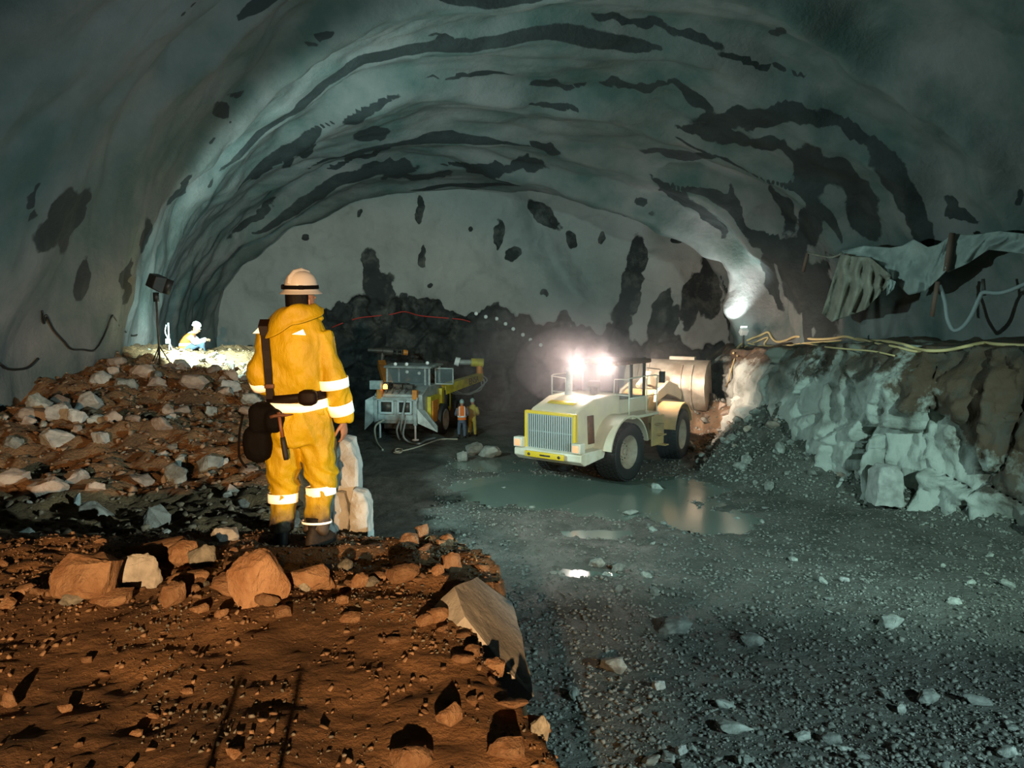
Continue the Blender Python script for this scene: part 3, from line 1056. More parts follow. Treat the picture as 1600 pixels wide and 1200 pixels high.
# ---- the surveyor in yellow rain gear
WK = at(475, 850, 5.6)
WK.z = 4.376
worker = empty('person', WK)
tag(worker, 'person in yellow rain suit and white hard hat standing on mound with back turned', 'person')
J = dict(head=(0.010, 0.045, 1.548), head_rot=(0.06, 0.03, -0.50),
         trunk=[((-0.020, 0.0, 0.905), 0.196, 0.160), ((-0.020, 0.0, 0.96), 0.190, 0.152), ((-0.025, 0.0, 1.03), 0.180, 0.138), ((-0.030, 0.0, 1.12), 0.190, 0.148), ((-0.030, -0.005, 1.25), 0.202, 0.155),
                ((-0.030, -0.010, 1.38), 0.208, 0.155), ((-0.028, -0.008, 1.46), 0.200, 0.142), ((-0.022, 0.0, 1.52), 0.160, 0.118), ((-0.008, 0.012, 1.565), 0.110, 0.096), ((0, 0.02, 1.605), 0.082, 0.088)],
         pelvis=[((-0.012, 0.01, 0.70), 0.19, 0.15), ((-0.012, 0.005, 0.78), 0.212, 0.162), ((-0.012, 0, 0.86), 0.205, 0.158), ((-0.015, 0, 0.98), 0.175, 0.14)],
         shoulderL=(-0.190, 0, 1.455), elbowL=(-0.278, 0.03, 1.14), wristL=(-0.150, 0.21, 0.985),
         shoulderR=(0.135, 0, 1.455), elbowR=(0.222, 0.0, 1.15), wristR=(0.270, 0.07, 0.845),
         handL=((0.75, 0.6, 0.1), (0, 0.3, 1), -1, 0.9), handR=((0.05, 0.18, -1), (0.9, -0.3, 0), 1, 0.5),
         hipL=(-0.115, 0, 0.76), kneeL=(-0.137, 0.02, 0.40), ankleL=(-0.148, 0.0, 0.10),
         hipR=(0.092, 0, 0.76), kneeR=(0.125, 0.04, 0.43), ankleR=(0.090, -0.04, 0.10))
body(worker, J)
jk = upper_garment('jacket', worker, J, 'yellow_fabric', sleeve=(0.090, 0.084, 0.078, 0.068), folds=0.02)
creases(jk, 0.015, 8.5, 2.2, 5)
tr = trousers(worker, J, 'muddy_trousers', rad=(0.112, 0.108, 0.094, 0.080, 0.076), folds=0.02)
creases(tr, 0.014, 9, 3.2, 8, 0.47)
boot(worker, J['ankleL'], (-0.25, 1), s=1)
boot(worker, J['ankleR'], (0.55, 1), s=1)
hm_M = Matrix.Translation((0.014, 0.030, 1.722)) @ Euler((0.04, 0.03, -0.50)).to_matrix().to_4x4()
hh = hard_hat(worker, hm_M)
bm = bmesh.new()
for j in range(1):
    n = 36
    rings = []
    for z, k in ((0.024, 1.0), (0.024, 1.05), (0.050, 1.03), (0.050, 0.98)):
        rings.append([hm_M @ V((0.102 * k * math.cos(2 * math.pi * i / n), 0.124 * k * math.sin(2 * math.pi * i / n), z)) for i in range(n)])
    ring_loft(bm, rings, False)
st = link('headlamp_strap', bm, 'black_nylon', hh)
for a, sz in ((-2.35, (0.036, 0.024, 0.028)), (-0.75, (0.036, 0.024, 0.028)), (-2.75, (0.05, 0.030, 0.034))):
    bm = bmesh.new()
    p = hm_M @ V((0.108 * math.cos(a), 0.130 * math.sin(a), 0.037))
    box(bm, p, sz, Euler((0, 0, a + math.pi / 2 - 0.5)))
    bevel(link('strap_clip', bm, 'black_nylon', hh), 0.004)
bm = bmesh.new()
Mh = Matrix.Translation(J['head']) @ Euler(J['head_rot']).to_matrix().to_4x4()
rings = []
for z, k in ((0.035, 0.93), (0.06, 1.03), (0.10, 1.05), (0.15, 1.06), (0.19, 1.02)):
    rr = []
    for i in range(19):
        a = math.pi * (1.06 + 0.88 * i / 18)
        rr.append(Mh @ V((0.079 * k * math.cos(a), 0.102 * k * math.sin(a) - 0.004, z)))
    rings.append(rr)
ring_loft(bm, rings, False, False)
hr = link('hair', bm, 'hair', worker)
md = hr.modifiers.new('thick', 'SOLIDIFY')
md.thickness = 0.012
md.offset = 0
# the hood lying on the back
bm = bmesh.new()
rings = []
NH = 40
for v in range(9):
    tv = v / 8
    rr = []
    for i in range(NH):
        a = 2 * math.pi * i / NH
        back = max(0, -math.sin(a))
        left = max(0, -math.cos(a))
        right = max(0, math.cos(a))
        reach = 0.055 + 0.085 * back + 0.085 * left + 0.035 * right
        drop = 0.025 + 0.085 * back + 0.075 * left * back * 2 + 0.06 * left
        r0x, r0y = 0.080, 0.086
        rx = r0x + reach * tv
        ry = r0y + reach * 0.85 * tv
        puff = 0.050 * math.sin(math.pi * min(1, tv * 1.15)) * (0.5 + back)
        z = 1.628 + 0.012 * math.cos(a) - drop * tv ** 1.5 + puff * 0.45
        rr.append(V((rx * math.cos(a) - 0.004, ry * math.sin(a) + 0.012 - puff * back * 0.8, z + 0.006 * math.sin(5 * a + 6 * tv))))
    rings.append(rr)
ring_loft(bm, rings, False)
hd = link('hood', bm, 'yellow_fabric', worker)
hd.modifiers.new('thick', 'SOLIDIFY').thickness = 0.012
s = hd.modifiers.new('sub', 'SUBSURF')
s.levels = s.render_levels = 2
# standing collar flap at the right
bm = bmesh.new()
pts = [(0.060, -0.075, 1.612), (0.150, -0.045, 1.588), (0.160, 0.02, 1.545), (0.118, 0.01, 1.500), (0.05, -0.06, 1.54)]
ring_loft(bm, [[V(p) for p in pts], [V(p) + V((0.004, 0.028, 0.004)) for p in pts]])
o = bevel(link('collar_flap', bm, 'yellow_fabric', worker), 0.008, 3)
# reflective bands and triangles
rs = []
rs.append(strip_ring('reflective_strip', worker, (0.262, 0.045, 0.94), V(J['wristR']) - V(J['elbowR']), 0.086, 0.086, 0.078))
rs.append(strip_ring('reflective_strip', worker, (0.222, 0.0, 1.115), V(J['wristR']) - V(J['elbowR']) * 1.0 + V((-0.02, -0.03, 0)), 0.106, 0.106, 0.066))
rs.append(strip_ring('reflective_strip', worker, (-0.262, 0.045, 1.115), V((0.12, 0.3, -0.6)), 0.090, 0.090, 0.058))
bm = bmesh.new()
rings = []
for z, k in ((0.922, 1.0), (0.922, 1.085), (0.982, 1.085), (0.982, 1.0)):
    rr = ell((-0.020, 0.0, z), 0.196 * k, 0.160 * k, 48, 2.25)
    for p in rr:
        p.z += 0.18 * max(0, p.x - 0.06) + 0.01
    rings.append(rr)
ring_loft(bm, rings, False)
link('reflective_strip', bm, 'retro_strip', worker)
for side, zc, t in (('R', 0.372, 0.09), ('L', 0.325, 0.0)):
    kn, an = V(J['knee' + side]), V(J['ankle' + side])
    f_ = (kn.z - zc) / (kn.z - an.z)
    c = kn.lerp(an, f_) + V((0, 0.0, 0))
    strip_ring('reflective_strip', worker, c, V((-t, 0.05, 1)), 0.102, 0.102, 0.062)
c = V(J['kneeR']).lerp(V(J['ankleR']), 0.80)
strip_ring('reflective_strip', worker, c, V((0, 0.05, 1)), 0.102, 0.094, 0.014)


def back_y(x, z):
    """Where the jacket's back lies, so that flat patches sit on it."""
    tk = J['trunk']
    zs = [t[0][2] for t in tk]
    rx = np.interp(z, zs, [t[1] for t in tk])
    ry = np.interp(z, zs, [t[2] for t in tk])
    cx = np.interp(z, zs, [t[0][0] for t in tk])
    cy = np.interp(z, zs, [t[0][1] for t in tk])
    u = min(0.985, abs(x - cx) / rx)
    return cy - ry * (1 - u ** 2.25) ** (1 / 2.25)


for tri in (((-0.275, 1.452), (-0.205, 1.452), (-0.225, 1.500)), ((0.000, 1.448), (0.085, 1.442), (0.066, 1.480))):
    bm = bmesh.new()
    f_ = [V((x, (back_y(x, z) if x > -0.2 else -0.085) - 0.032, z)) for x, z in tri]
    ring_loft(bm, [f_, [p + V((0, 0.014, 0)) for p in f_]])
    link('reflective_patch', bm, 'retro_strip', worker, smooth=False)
# leather belt and shoulder strap
bm = bmesh.new()
rings = []
for z, k in ((0.985, 1.0), (0.985, 1.12), (1.045, 1.12), (1.045, 1.0)):
    rr = ell((-0.024, 0.0, z), 0.181 * k, 0.142 * k, 48, 2.25)
    for p in rr:
        p.z += 0.10 * p.x + 0.01
    rings.append(rr)
ring_loft(bm, rings, False)
link('belt', bm, 'leather', worker)
bm = bmesh.new()
sp = [(-0.200, -0.070, 1.545), (-0.200, -0.115, 1.50), (-0.190, None, 1.44), (-0.178, None, 1.34), (-0.172, None, 1.22), (-0.168, None, 1.10), (-0.165, None, 1.02)]
for i in range(len(sp) - 1):
    a_, b_ = [V((x, (back_y(x, z) - 0.036 if y is None else y - 0.030), z)) for x, y, z in sp[i:i + 2]]
    wd = 0.026 if i > 1 else 0.030
    for q in (0,):
        lat = V((1, 0.25, 0)).normalized() * wd
        th = V((0, 0.012, 0))
        ring_loft(bm, [[a_ - lat, a_ + lat, a_ + lat + th, a_ - lat + th], [b_ - lat, b_ + lat, b_ + lat + th, b_ - lat + th]])
link('shoulder_strap', bm, 'leather', worker, smooth=False)
bm = bmesh.new()
box(bm, (-0.168, back_y(-0.168, 1.10) - 0.036, 1.105), (0.066, 0.014, 0.030))
bevel(link('buckle', bm, 'rust', worker), 0.004)


def soft_box(bm, c, s, p=3.2, n=9):
    rings = []
    for i in range(n):
        t = -1 + 2 * i / (n - 1)
        k = max(0.06, (1 - abs(t) ** p)) ** (1 / p)
        rings.append(ell((c[0], c[1], c[2] + t * s[2] / 2), s[0] / 2 * k, s[1] / 2 * k, 20, p))
    ring_loft(bm, rings)


wl = lambda p: WK + V(p)
bm = bmesh.new()
soft_box(bm, (0, 0, 0), (0.125, 0.075, 0.105))
o = link('belt_pouch', bm, 'leather')
o.location = wl((0.098, -0.198, 1.035))
tag(o, 'round dark leather pouch at the right side of the belt on the yellow suit', 'pouch')
t_ = empty('shoulder_bag', wl((-0.235, -0.075, 0.80)))
tag(t_, 'big black shoulder bag hanging at left hip of the person in yellow', 'bag')
bm = bmesh.new()
soft_box(bm, (0.02, -0.035, 0.09), (0.20, 0.16, 0.22))
soft_box(bm, (-0.03, -0.02, -0.08), (0.20, 0.15, 0.26), 2.6)
soft_box(bm, (0.10, -0.08, 0.08), (0.13, 0.11, 0.16), 3)
o = link('bag_body', bm, 'black_nylon', t_)
remesh(o, 0.010, 3)
wrinkle(o, 0.018, 0.09)
bm = bmesh.new()
tube(bm, spline([(-0.11, -0.07, 0.12), (-0.13, -0.09, 0.0), (-0.14, -0.08, -0.16), (-0.10, -0.06, -0.24)], 5), 0.008, 8)
link('bag_strap', bm, 'black_nylon', t_)
t_ = empty('geologist_hammer', wl((-0.095, -0.200, 0.92)))
tag(t_, 'hammer with wooden shaft hanging head up from the belt of the person in yellow', 'hammer')
bm = bmesh.new()
tube(bm, [(-0.055, 0, -0.012), (-0.030, 0, -0.006), (0.012, 0, 0.0), (0.050, 0.0, 0.0), (0.092, 0, 0.004)], [0.014, 0.013, 0.013, 0.009, 0.003], 10)
link('hammer_head', bm, 'rust', t_)
bm = bmesh.new()
tube(bm, [(0.0, 0, 0.02), (0.012, 0, -0.08), (0.022, 0, -0.15)], [0.011, 0.011, 0.012], 10)
link('shaft', bm, 'wood', t_)
bm = bmesh.new()
tube(bm, [(0.021, 0, -0.145), (0.026, 0, -0.18), (0.040, 0, -0.27), (0.043, 0, -0.295)], [0.015, 0.018, 0.019, 0.016], 12)
link('grip', bm, 'rubber', t_)


def far_joints(lean=0.0, step=0.0):
    return dict(head=(0, 0.05 + lean, 1.49), head_rot=(0.25, 0, 0.1),
                trunk=[((0, 0, 0.86), 0.19, 0.14), ((0, 0.0, 1.0), 0.18, 0.135), ((0, 0.01, 1.2), 0.20, 0.145), ((0, 0.02 + lean / 2, 1.36), 0.21, 0.14), ((0, 0.03 + lean, 1.45), 0.15, 0.11), ((0, 0.04 + lean, 1.50), 0.09, 0.085)],
                pelvis=[((0, 0, 0.72), 0.17, 0.13), ((0, 0, 0.82), 0.185, 0.14), ((0, 0, 0.92), 0.17, 0.13)],
                shoulderL=(-0.19, 0.02, 1.39), elbowL=(-0.27, 0.06, 1.12), wristL=(-0.16, 0.25, 1.02), shoulderR=(0.19, 0.02, 1.39), elbowR=(0.27, 0.06, 1.12), wristR=(0.16, 0.26, 1.0),
                handL=((0.5, 0.8, 0), (0, 0, 1), -1, 0.7), handR=((-0.5, 0.8, 0), (0, 0, 1), 1, 0.7),
                hipL=(-0.10, 0, 0.76), kneeL=(-0.13, 0.02 + step, 0.43), ankleL=(-0.14, -step, 0.10), hipR=(0.10, 0, 0.76), kneeR=(0.12, 0.03, 0.43), ankleR=(0.13, step, 0.10))


def far_person(px, py, Y, rz, label, vest, shirt, legs, hat, strips):
    p = at(px, py, Y)
    p.z = float(floor_h(p.x, p.y)) - 0.01
    r = empty('person', p, rz)
    tag(r, label, 'person')
    Jf = far_joints(0.03, 0.04)
    body(r, Jf, 0.012)
    upper_garment('shirt', r, Jf, shirt, 0.018, folds=0.015)
    if vest:
        Jv = dict(Jf)
        Jv['trunk'] = [(c, rx * 1.07, ry * 1.09) for c, rx, ry in Jf['trunk']]
        v = upper_garment('safety_vest', r, Jv, vest, 0.018, sleeves=False, folds=0.0)
        bm = bmesh.new()
        for z in (1.02,):
            rings = []
            for dz, k in ((-0.035, 1.0), (-0.035, 1.15), (0.035, 1.15), (0.035, 1.0)):
                rings.append(ell((0, 0.0, z + dz), 0.183 * k, 0.137 * k, 32, 2.2))
            ring_loft(bm, rings, False)
        link('reflective_strip', bm, 'white_plastic', v)
        for sx in (-0.12, 0.12):
            bm = bmesh.new()
            tube(bm, spline([(sx, -0.150, 1.03), (sx, -0.158, 1.2), (sx, -0.142, 1.36), (sx * 0.95, -0.04, 1.47)], 4), 0.028, 6)
            link('reflective_strip', bm, 'white_plastic', v)
    trousers(r, Jf, legs, 0.016, rad=(0.10, 0.09, 0.08, 0.072, 0.07), folds=0.015)
    boot(r, Jf['ankleL'], (-0.2, 1))
    boot(r, Jf['ankleR'], (0.3, 1))
    hard_hat(r, Matrix.Translation((0, 0.04, 1.655)) @ Euler((0.2, 0, 0.1)).to_matrix().to_4x4(), hat, False)
    return r


far_person(722, 686, 37.6, 0.15, 'person in orange safety vest and blue jeans standing behind the drilling rig', 'orange_vest', 'denim', 'denim', 'green_helmet', True)
far_person(738, 684, 38.4, -0.3, 'person in worn yellow suit standing close to the orange vest worker', None, 'worn_yellow_cloth', 'worn_yellow_cloth', 'green_helmet', False)

# ---- the seated person on the lit crest of the mound, seen from the side
SP = at(288, 540, 24.0)
SP.z = float(mound_h(SP.x, SP.y)) + 0.01
sit = empty('person', SP, R(-80))
tag(sit, 'person in white shirt and orange vest sitting hunched on the brightly lit rubble', 'person')
Js = dict(head=(0, 0.30, 0.60), head_rot=(-0.45, 0, 0),
          trunk=[((0, 0.0, 0.06), 0.19, 0.15), ((0, 0.0, 0.2), 0.19, 0.15), ((0, 0.06, 0.36), 0.20, 0.15), ((0, 0.15, 0.50), 0.20, 0.14), ((0, 0.22, 0.59), 0.14, 0.10), ((0, 0.26, 0.63), 0.09, 0.08)],
          pelvis=[((0, 0.0, 0.02), 0.17, 0.16), ((0, 0, 0.12), 0.19, 0.17), ((0, 0.0, 0.22), 0.17, 0.14)],
          shoulderL=(-0.19, 0.19, 0.50), elbowL=(-0.25, 0.36, 0.32), wristL=(-0.12, 0.58, 0.40), shoulderR=(0.19, 0.19, 0.50), elbowR=(0.25, 0.36, 0.32), wristR=(0.12, 0.60, 0.38),
          handL=((0.3, 0.9, 0.1), (0, 0, 1), -1, 0.9), handR=((-0.3, 0.9, 0.1), (0, 0, 1), 1, 0.9),
          hipL=(-0.10, 0.05, 0.12), kneeL=(-0.16, 0.46, 0.31), ankleL=(-0.13, 0.42, 0.05), hipR=(0.10, 0.05, 0.12), kneeR=(0.16, 0.50, 0.29), ankleR=(0.13, 0.54, 0.05))
body(sit, Js, 0.01)
upper_garment('shirt', sit, Js, 'white_cloth', 0.015, folds=0.02)
Jv = dict(Js)
Jv['trunk'] = [(c, rx * 1.05, ry * 1.08) for c, rx, ry in Js['trunk'][:5]]
v = upper_garment('safety_vest', sit, Jv, 'orange_vest', 0.015, sleeves=False, folds=0)
bm = bmesh.new()
rings = []
for z, k, y in ((0.22, 1.0, 0.01), (0.22, 1.14, 0.01), (0.30, 1.14, 0.04), (0.30, 1.0, 0.04)):
    rings.append(ell((0, y, z), 0.195 * k, 0.15 * k, 32, 2.2))
ring_loft(bm, rings, False)
link('reflective_strip', bm, 'white_plastic', v)
trousers(sit, Js, 'denim', 0.015, rad=(0.105, 0.095, 0.085, 0.075, 0.07))
boot(sit, V(Js['ankleL']) + V((0, 0, 0.05)), (0, 1), top=0.14)
boot(sit, V(Js['ankleR']) + V((0, 0, 0.05)), (0, 1), top=0.14)
hard_hat(sit, Matrix.Translation((0, 0.335, 0.765)) @ Euler((-0.45, 0, 0)).to_matrix().to_4x4(), 'helmet_shell', False)

# ------------------------------------------------------------------ the wheel loader
LD = empty('wheel_loader', LOADER_AT, -LOADER_TH)
tag(LD, 'large pale yellow wheel loader with glaring rear lights and raised bucket', 'wheel loader')
FRT = Matrix.Rotation(LOADER_TH - LOADER_TH2, 4, 'Z')


def turned(o):
    """Front-frame pieces: turned about the articulation joint (mesh data moved, object origin kept at the machine's)."""
    o.data.transform(FRT)
    return o


def wheel(x, y, side, front=False):
    Mw = Matrix.Translation((x, y, 1.02)) @ Matrix.Rotation(math.pi / 2, 4, 'Y')
    bm = bmesh.new()
    lathe(bm, [(0.56, -0.34), (0.64, -0.40), (0.80, -0.43), (0.93, -0.41), (0.985, -0.33), (0.995, 0), (0.985, 0.33), (0.93, 0.41), (0.80, 0.43), (0.64, 0.40), (0.56, 0.34), (0.56, -0.34)], 48, Mw, False)
    for k in range(44):
        a = 2 * math.pi * k / 44
        for row, (xx, da) in enumerate(((-0.33, 0), (-0.165, 0.5), (0, 0), (0.165, 0.5), (0.33, 0))):
            aa = a + da * 2 * math.pi / 44
            r = 1.0 if abs(xx) < 0.3 else 0.985
            p = V((x + xx, y + math.cos(aa) * r, 1.02 + math.sin(aa) * r))
            box(bm, p, (0.135, 0.045, 0.095), Euler((aa, 0, 0)))
    ty_ = link('tyre', bm, 'rubber', LD, angle=40)
    bm = bmesh.new()
    s = side
    lathe(bm, [(0.0, s * 0.16), (0.20, s * 0.16), (0.22, s * 0.10), (0.36, s * 0.08), (0.40, s * 0.20), (0.52, s * 0.30), (0.58, s * 0.36), (0.60, s * 0.34), (0.60, s * 0.0), (0.0, s * 0.0)], 40, Mw)
    rim = link('rim', bm, 'dusty_rim', ty_, angle=40)
    pieces = [ty_, rim]
    for k in range(12 if side > 0 else 0):
        a = 2 * math.pi * k / 12
        bm = bmesh.new()
        lathe(bm, [(0.022, s * 0.07), (0.022, s * 0.12), (0.0, s * 0.122)], 8, Mw @ Matrix.Translation((0.29 * math.cos(a), 0.29 * math.sin(a), 0)))
        pieces.append(link('wheel_bolt', bm, 'dark_steel', ty_, angle=40))
    bm = bmesh.new()
    lathe(bm, [(0.11, s * 0.14), (0.11, s * 0.21), (0.07, s * 0.235), (0.0, s * 0.24)], 20, Mw)
    o = link('wheel_hub', bm, 'dusty_rim', ty_, angle=40)
    if front:
        for q in pieces + [o]:
            turned(q)
    return ty_


for sx in (-1, 1):
    wheel(sx * 1.30, -2.30, sx)
    wheel(sx * 1.30, 2.30, sx, True)

# rear frame and engine hood
bm = bmesh.new()
prism(bm, [(-4.55, 1.25), (-4.58, 2.42), (-4.42, 2.58), (-3.45, 2.92), (-2.2, 2.98), (-1.75, 2.98), (-1.75, 1.25)], -1.02, 1.02)
for vtx in bm.verts:
    if vtx.co.z > 2.3:
        vtx.co.x *= 0.93
o = bevel(link('engine_hood', bm, 'loader_paint', LD, angle=30), 0.07, 3)
bm = bmesh.new()
box(bm, (0, -3.95, 2.775), (1.10, 0.24, 0.02), Euler((0.33, 0, 0)))
link('hood_vent', bm, 'loader_yellow', o)
for sx in (-1, 1):
    bm = bmesh.new()
    box(bm, (sx * 1.005, -3.70, 1.90), (0.03, 0.36, 0.95), Euler((0, -sx * 0.05, 0)))
    link('side_vent', bm, 'rust', o)
# grille
bm = bmesh.new()
for sx in (-1, 1):
    box(bm, (sx * 0.99, -4.63, 1.85), (0.12, 0.14, 1.28))
box(bm, (0, -4.63, 2.46), (2.08, 0.14, 0.10))
g_ = bevel(link('grille_frame', bm, 'loader_yellow', LD, angle=30), 0.02)
bm = bmesh.new()
box(bm, (0, -4.60, 1.83), (1.9, 0.04, 1.2))
link('grille_backing', bm, 'dark_steel', g_)
bm = bmesh.new()
for k in range(21):
    x = -0.90 + k * 0.09
    box(bm, (x, -4.655, 1.83), (0.044, 0.05, 1.2))
for z in (1.25, 1.83, 2.40):
    box(bm, (0, -4.645, z), (1.86, 0.03, 0.03))
o = link('grille_bars', bm, 'grille_metal', g_, smooth=False)
# counterweight with the tail lights
bm = bmesh.new()
prism(bm, [(-4.98, 0.98), (-4.98, 1.20), (-4.70, 1.26), (-3.30, 1.26), (-3.45, 0.95), (-4.6, 0.82)], -1.38, 1.38)
for vtx in bm.verts:
    if abs(vtx.co.x) > 1 and vtx.co.y < -4.9:
        vtx.co.y += 0.14
cw = bevel(link('counterweight', bm, 'loader_white', LD, angle=30), 0.03)
bm = bmesh.new()
box(bm, (0, -4.965, 1.09), (1.6, 0.07, 0.20))
o = bevel(link('tow_plate', bm, 'loader_yellow', cw), 0.02)
bm = bmesh.new()
box(bm, (0.05, -5.005, 1.09), (0.42, 0.02, 0.05))
link('tow_slot', bm, 'dark_steel', cw)
for sx in (-0.62, 0.62):
    bm = bmesh.new()
    lathe(bm, [(0.05, 0), (0.05, 0.02), (0.0, 0.021)], 14, Matrix.Translation((sx, -5.0, 1.09)) @ Matrix.Rotation(math.pi / 2, 4, 'X'))
    link('tow_hole', bm, 'dark_steel', cw)
for sx in (-1, 1):
    bm = bmesh.new()
    box(bm, (sx * 1.20, -4.74, 1.42), (0.36, 0.30, 0.34))
    o = bevel(link('tail_light_box', bm, 'loader_white', LD, angle=30), 0.03)
    bm = bmesh.new()
    box(bm, (sx * 1.20, -4.897, 1.41), (0.22, 0.03, 0.20))
    bevel(link('tail_light', bm, 'tail_glow', o), 0.01)
# chassis
bm = bmesh.new()
box(bm, (0, -2.4, 1.0), (0.9, 3.6, 0.7))
box(bm, (0, -2.3, 0.95), (1.9, 0.4, 0.4))
box(bm, (0, -0.6, 1.35), (1.5, 1.6, 0.9))
bevel(link('rear_chassis', bm, 'dark_steel', LD, angle=30), 0.04)


def fender(y, x0, x1, a0, a1, r, m, front=False, thick=0.06):
    bm = bmesh.new()
    rings = []
    for k in range(17):
        a = R(a0 + (a1 - a0) * k / 16)
        c, s = math.cos(a), math.sin(a)
        rings.append([V((x0, y + c * r, 1.02 + s * r)), V((x1, y + c * r, 1.02 + s * r)), V((x1, y + c * (r + thick), 1.02 + s * (r + thick))), V((x0, y + c * (r + thick), 1.02 + s * (r + thick)))])
    ring_loft(bm, rings)
    o = link('fender', bm, m, LD, angle=40)
    if front:
        turned(o)
    return o


for sx in (-1, 1):
    fender(-2.30, sx * 0.82, sx * 1.72, 12, 172, 1.22, 'loader_paint')
    fender(2.30, sx * 0.82, sx * 1.72, 20, 165, 1.20, 'loader_front', True)
# platforms beside the cab, with rails
for sx in (-1, 1):
    bm = bmesh.new()
    box(bm, (sx * 1.28, -1.15, 2.18), (0.75, 1.9, 0.10))
    bevel(link('platform', bm, 'loader_paint', LD, angle=30), 0.015)
    bm = bmesh.new()
    for k in range(3):
        box(bm, (sx * 1.50, -0.1 + 0.18 * k, 1.75 - 0.40 * k), (0.5, 0.3, 0.05))
    box(bm, (sx * 1.46, 0.05, 1.5), (0.06, 0.9, 1.1))
    bevel(link('ladder', bm, 'loader_front', LD, angle=30), 0.015)
    bm = bmesh.new()
    top = 3.55
    ys = (-2.45, -1.15) if sx < 0 else (-2.1, -0.9, -0.15)
    x = sx * 1.52
    for y in ys:
        tube(bm, [(x, y, 2.2), (x, y, top - 0.08)], 0.024, 8)
    tube(bm, spline([(x, ys[0], top - 0.10), (x, ys[0] + 0.08, top), (x, ys[-1] - 0.08, top), (x, ys[-1], top - 0.10)], 3), 0.024, 8)
    tube(bm, [(x, ys[0], 2.85), (x, ys[-1], 2.85)], 0.020, 8)
    if sx < 0:
        tube(bm, [(x, ys[0], 2.95), (x + 0.8, ys[0], 2.95)], 0.02, 8)
        tube(bm, [(x, ys[0], top - 0.05), (x + 0.6, ys[0], top - 0.1), (x + 0.62, ys[0], 2.95)], 0.02, 8)
    else:
        tube(bm, [(x, ys[0], 2.95), (x - 0.75, ys[0], 2.95)], 0.02, 8)
        tube(bm, [(x, ys[0], top - 0.05), (x - 0.6, ys[0], top - 0.06), (x - 0.62, ys[0], 2.95)], 0.02, 8)
    link('handrail', bm, 'loader_white', LD)
# exhaust and air cleaner
bm = bmesh.new()
tube(bm, [(-0.42, -2.95, 2.85), (-0.42, -2.95, 3.05)], 0.15, 16)
tube(bm, [(-0.42, -2.95, 3.0), (-0.42, -2.95, 3.62), (-0.40, -2.98, 3.74), (-0.36, -3.08, 3.84)], [0.115, 0.115, 0.105, 0.10], 16)
link('exhaust_stack', bm, 'grey_steel', LD, angle=40)
bm = bmesh.new()
lathe(bm, [(0.12, 2.9), (0.12, 3.2), (0.24, 3.24), (0.25, 3.34), (0.20, 3.42), (0.0, 3.45)], 20, Matrix.Translation((0.30, -2.45, 0)))
link('air_cleaner', bm, 'dark_steel', LD, angle=40)

# cab
CX, CY0, CY1, CZ0, CZ1 = 0.80, -1.70, 0.30, 2.2, 3.92
bm = bmesh.new()
box(bm, (0, (CY0 + CY1) / 2, 2.45), (1.62, 2.0, 0.55))
bevel(link('cab_base', bm, 'loader_paint', LD, angle=30), 0.03)
for sx in (-1, 1):
    for y in (CY0, -0.75, CY1):
        bm = bmesh.new()
        box(bm, (sx * (CX - 0.04), y + (0.06 if y < 0 else -0.06), (CZ0 + CZ1) / 2 + 0.2), (0.09, 0.10, CZ1 - CZ0 - 0.35))
        bevel(link('cab_pillar', bm, 'dark_steel', LD, angle=30), 0.015)
for sx in (-1, 1):
    bm = bmesh.new()
    box(bm, (sx * (CX - 0.04), (CY0 + CY1) / 2, 3.30), (0.012, 1.75, 1.2))
    link('cab_window', bm, 'cab_glass', LD, smooth=False)
for y in (CY0 + 0.06, CY1 - 0.06):
    bm = bmesh.new()
    box(bm, (0, y, 3.30), (1.45, 0.012, 1.2))
    link('cab_window', bm, 'cab_glass', LD, smooth=False)
bm = bmesh.new()
box(bm, (0, -0.70, 4.02), (1.84, 2.45, 0.16))
ro = bevel(link('cab_roof', bm, 'rust', LD, angle=30), 0.06, 3)
bm = bmesh.new()
box(bm, (0, -0.9, 2.95), (0.55, 0.5, 0.16))
box(bm, (0, -1.14, 3.25), (0.52, 0.14, 0.62))
bevel(link('driver_seat', bm, 'rubber', LD, angle=30), 0.04)
for sx in (-0.58, 0.58):
    for y, s in ((-1.93, -1), (0.55, 1)):
        bm = bmesh.new()
        lathe(bm, [(0.06, 0), (0.11, 0.03), (0.12, 0.10), (0.115, 0.11), (0.10, 0.09), (0, 0.085)], 20, Matrix.Translation((sx, y + 0.07 * -s, 4.02)) @ Matrix.Rotation(-s * math.pi / 2, 4, 'X'))
        lo = link('work_light', bm, 'dark_steel', LD, angle=40)
        bm = bmesh.new()
        lathe(bm, [(0.11, 0.085), (0.11, 0.12), (0, 0.13)], 20, Matrix.Translation((sx, y + 0.07 * -s, 4.02)) @ Matrix.Rotation(-s * math.pi / 2, 4, 'X'))
        link('lens', bm, 'lamp_glow', lo)
for sx in (-1, 1):
    bm = bmesh.new()
    tube(bm, [(sx * 0.8, 0.35, 3.75), (sx * 1.25, 0.55, 3.70), (sx * 1.32, 0.55, 3.45)], 0.018, 6)
    box(bm, (sx * 1.34, 0.56, 3.42), (0.24, 0.05, 0.42))
    bevel(link('mirror', bm, 'dark_steel', LD, angle=30), 0.015)
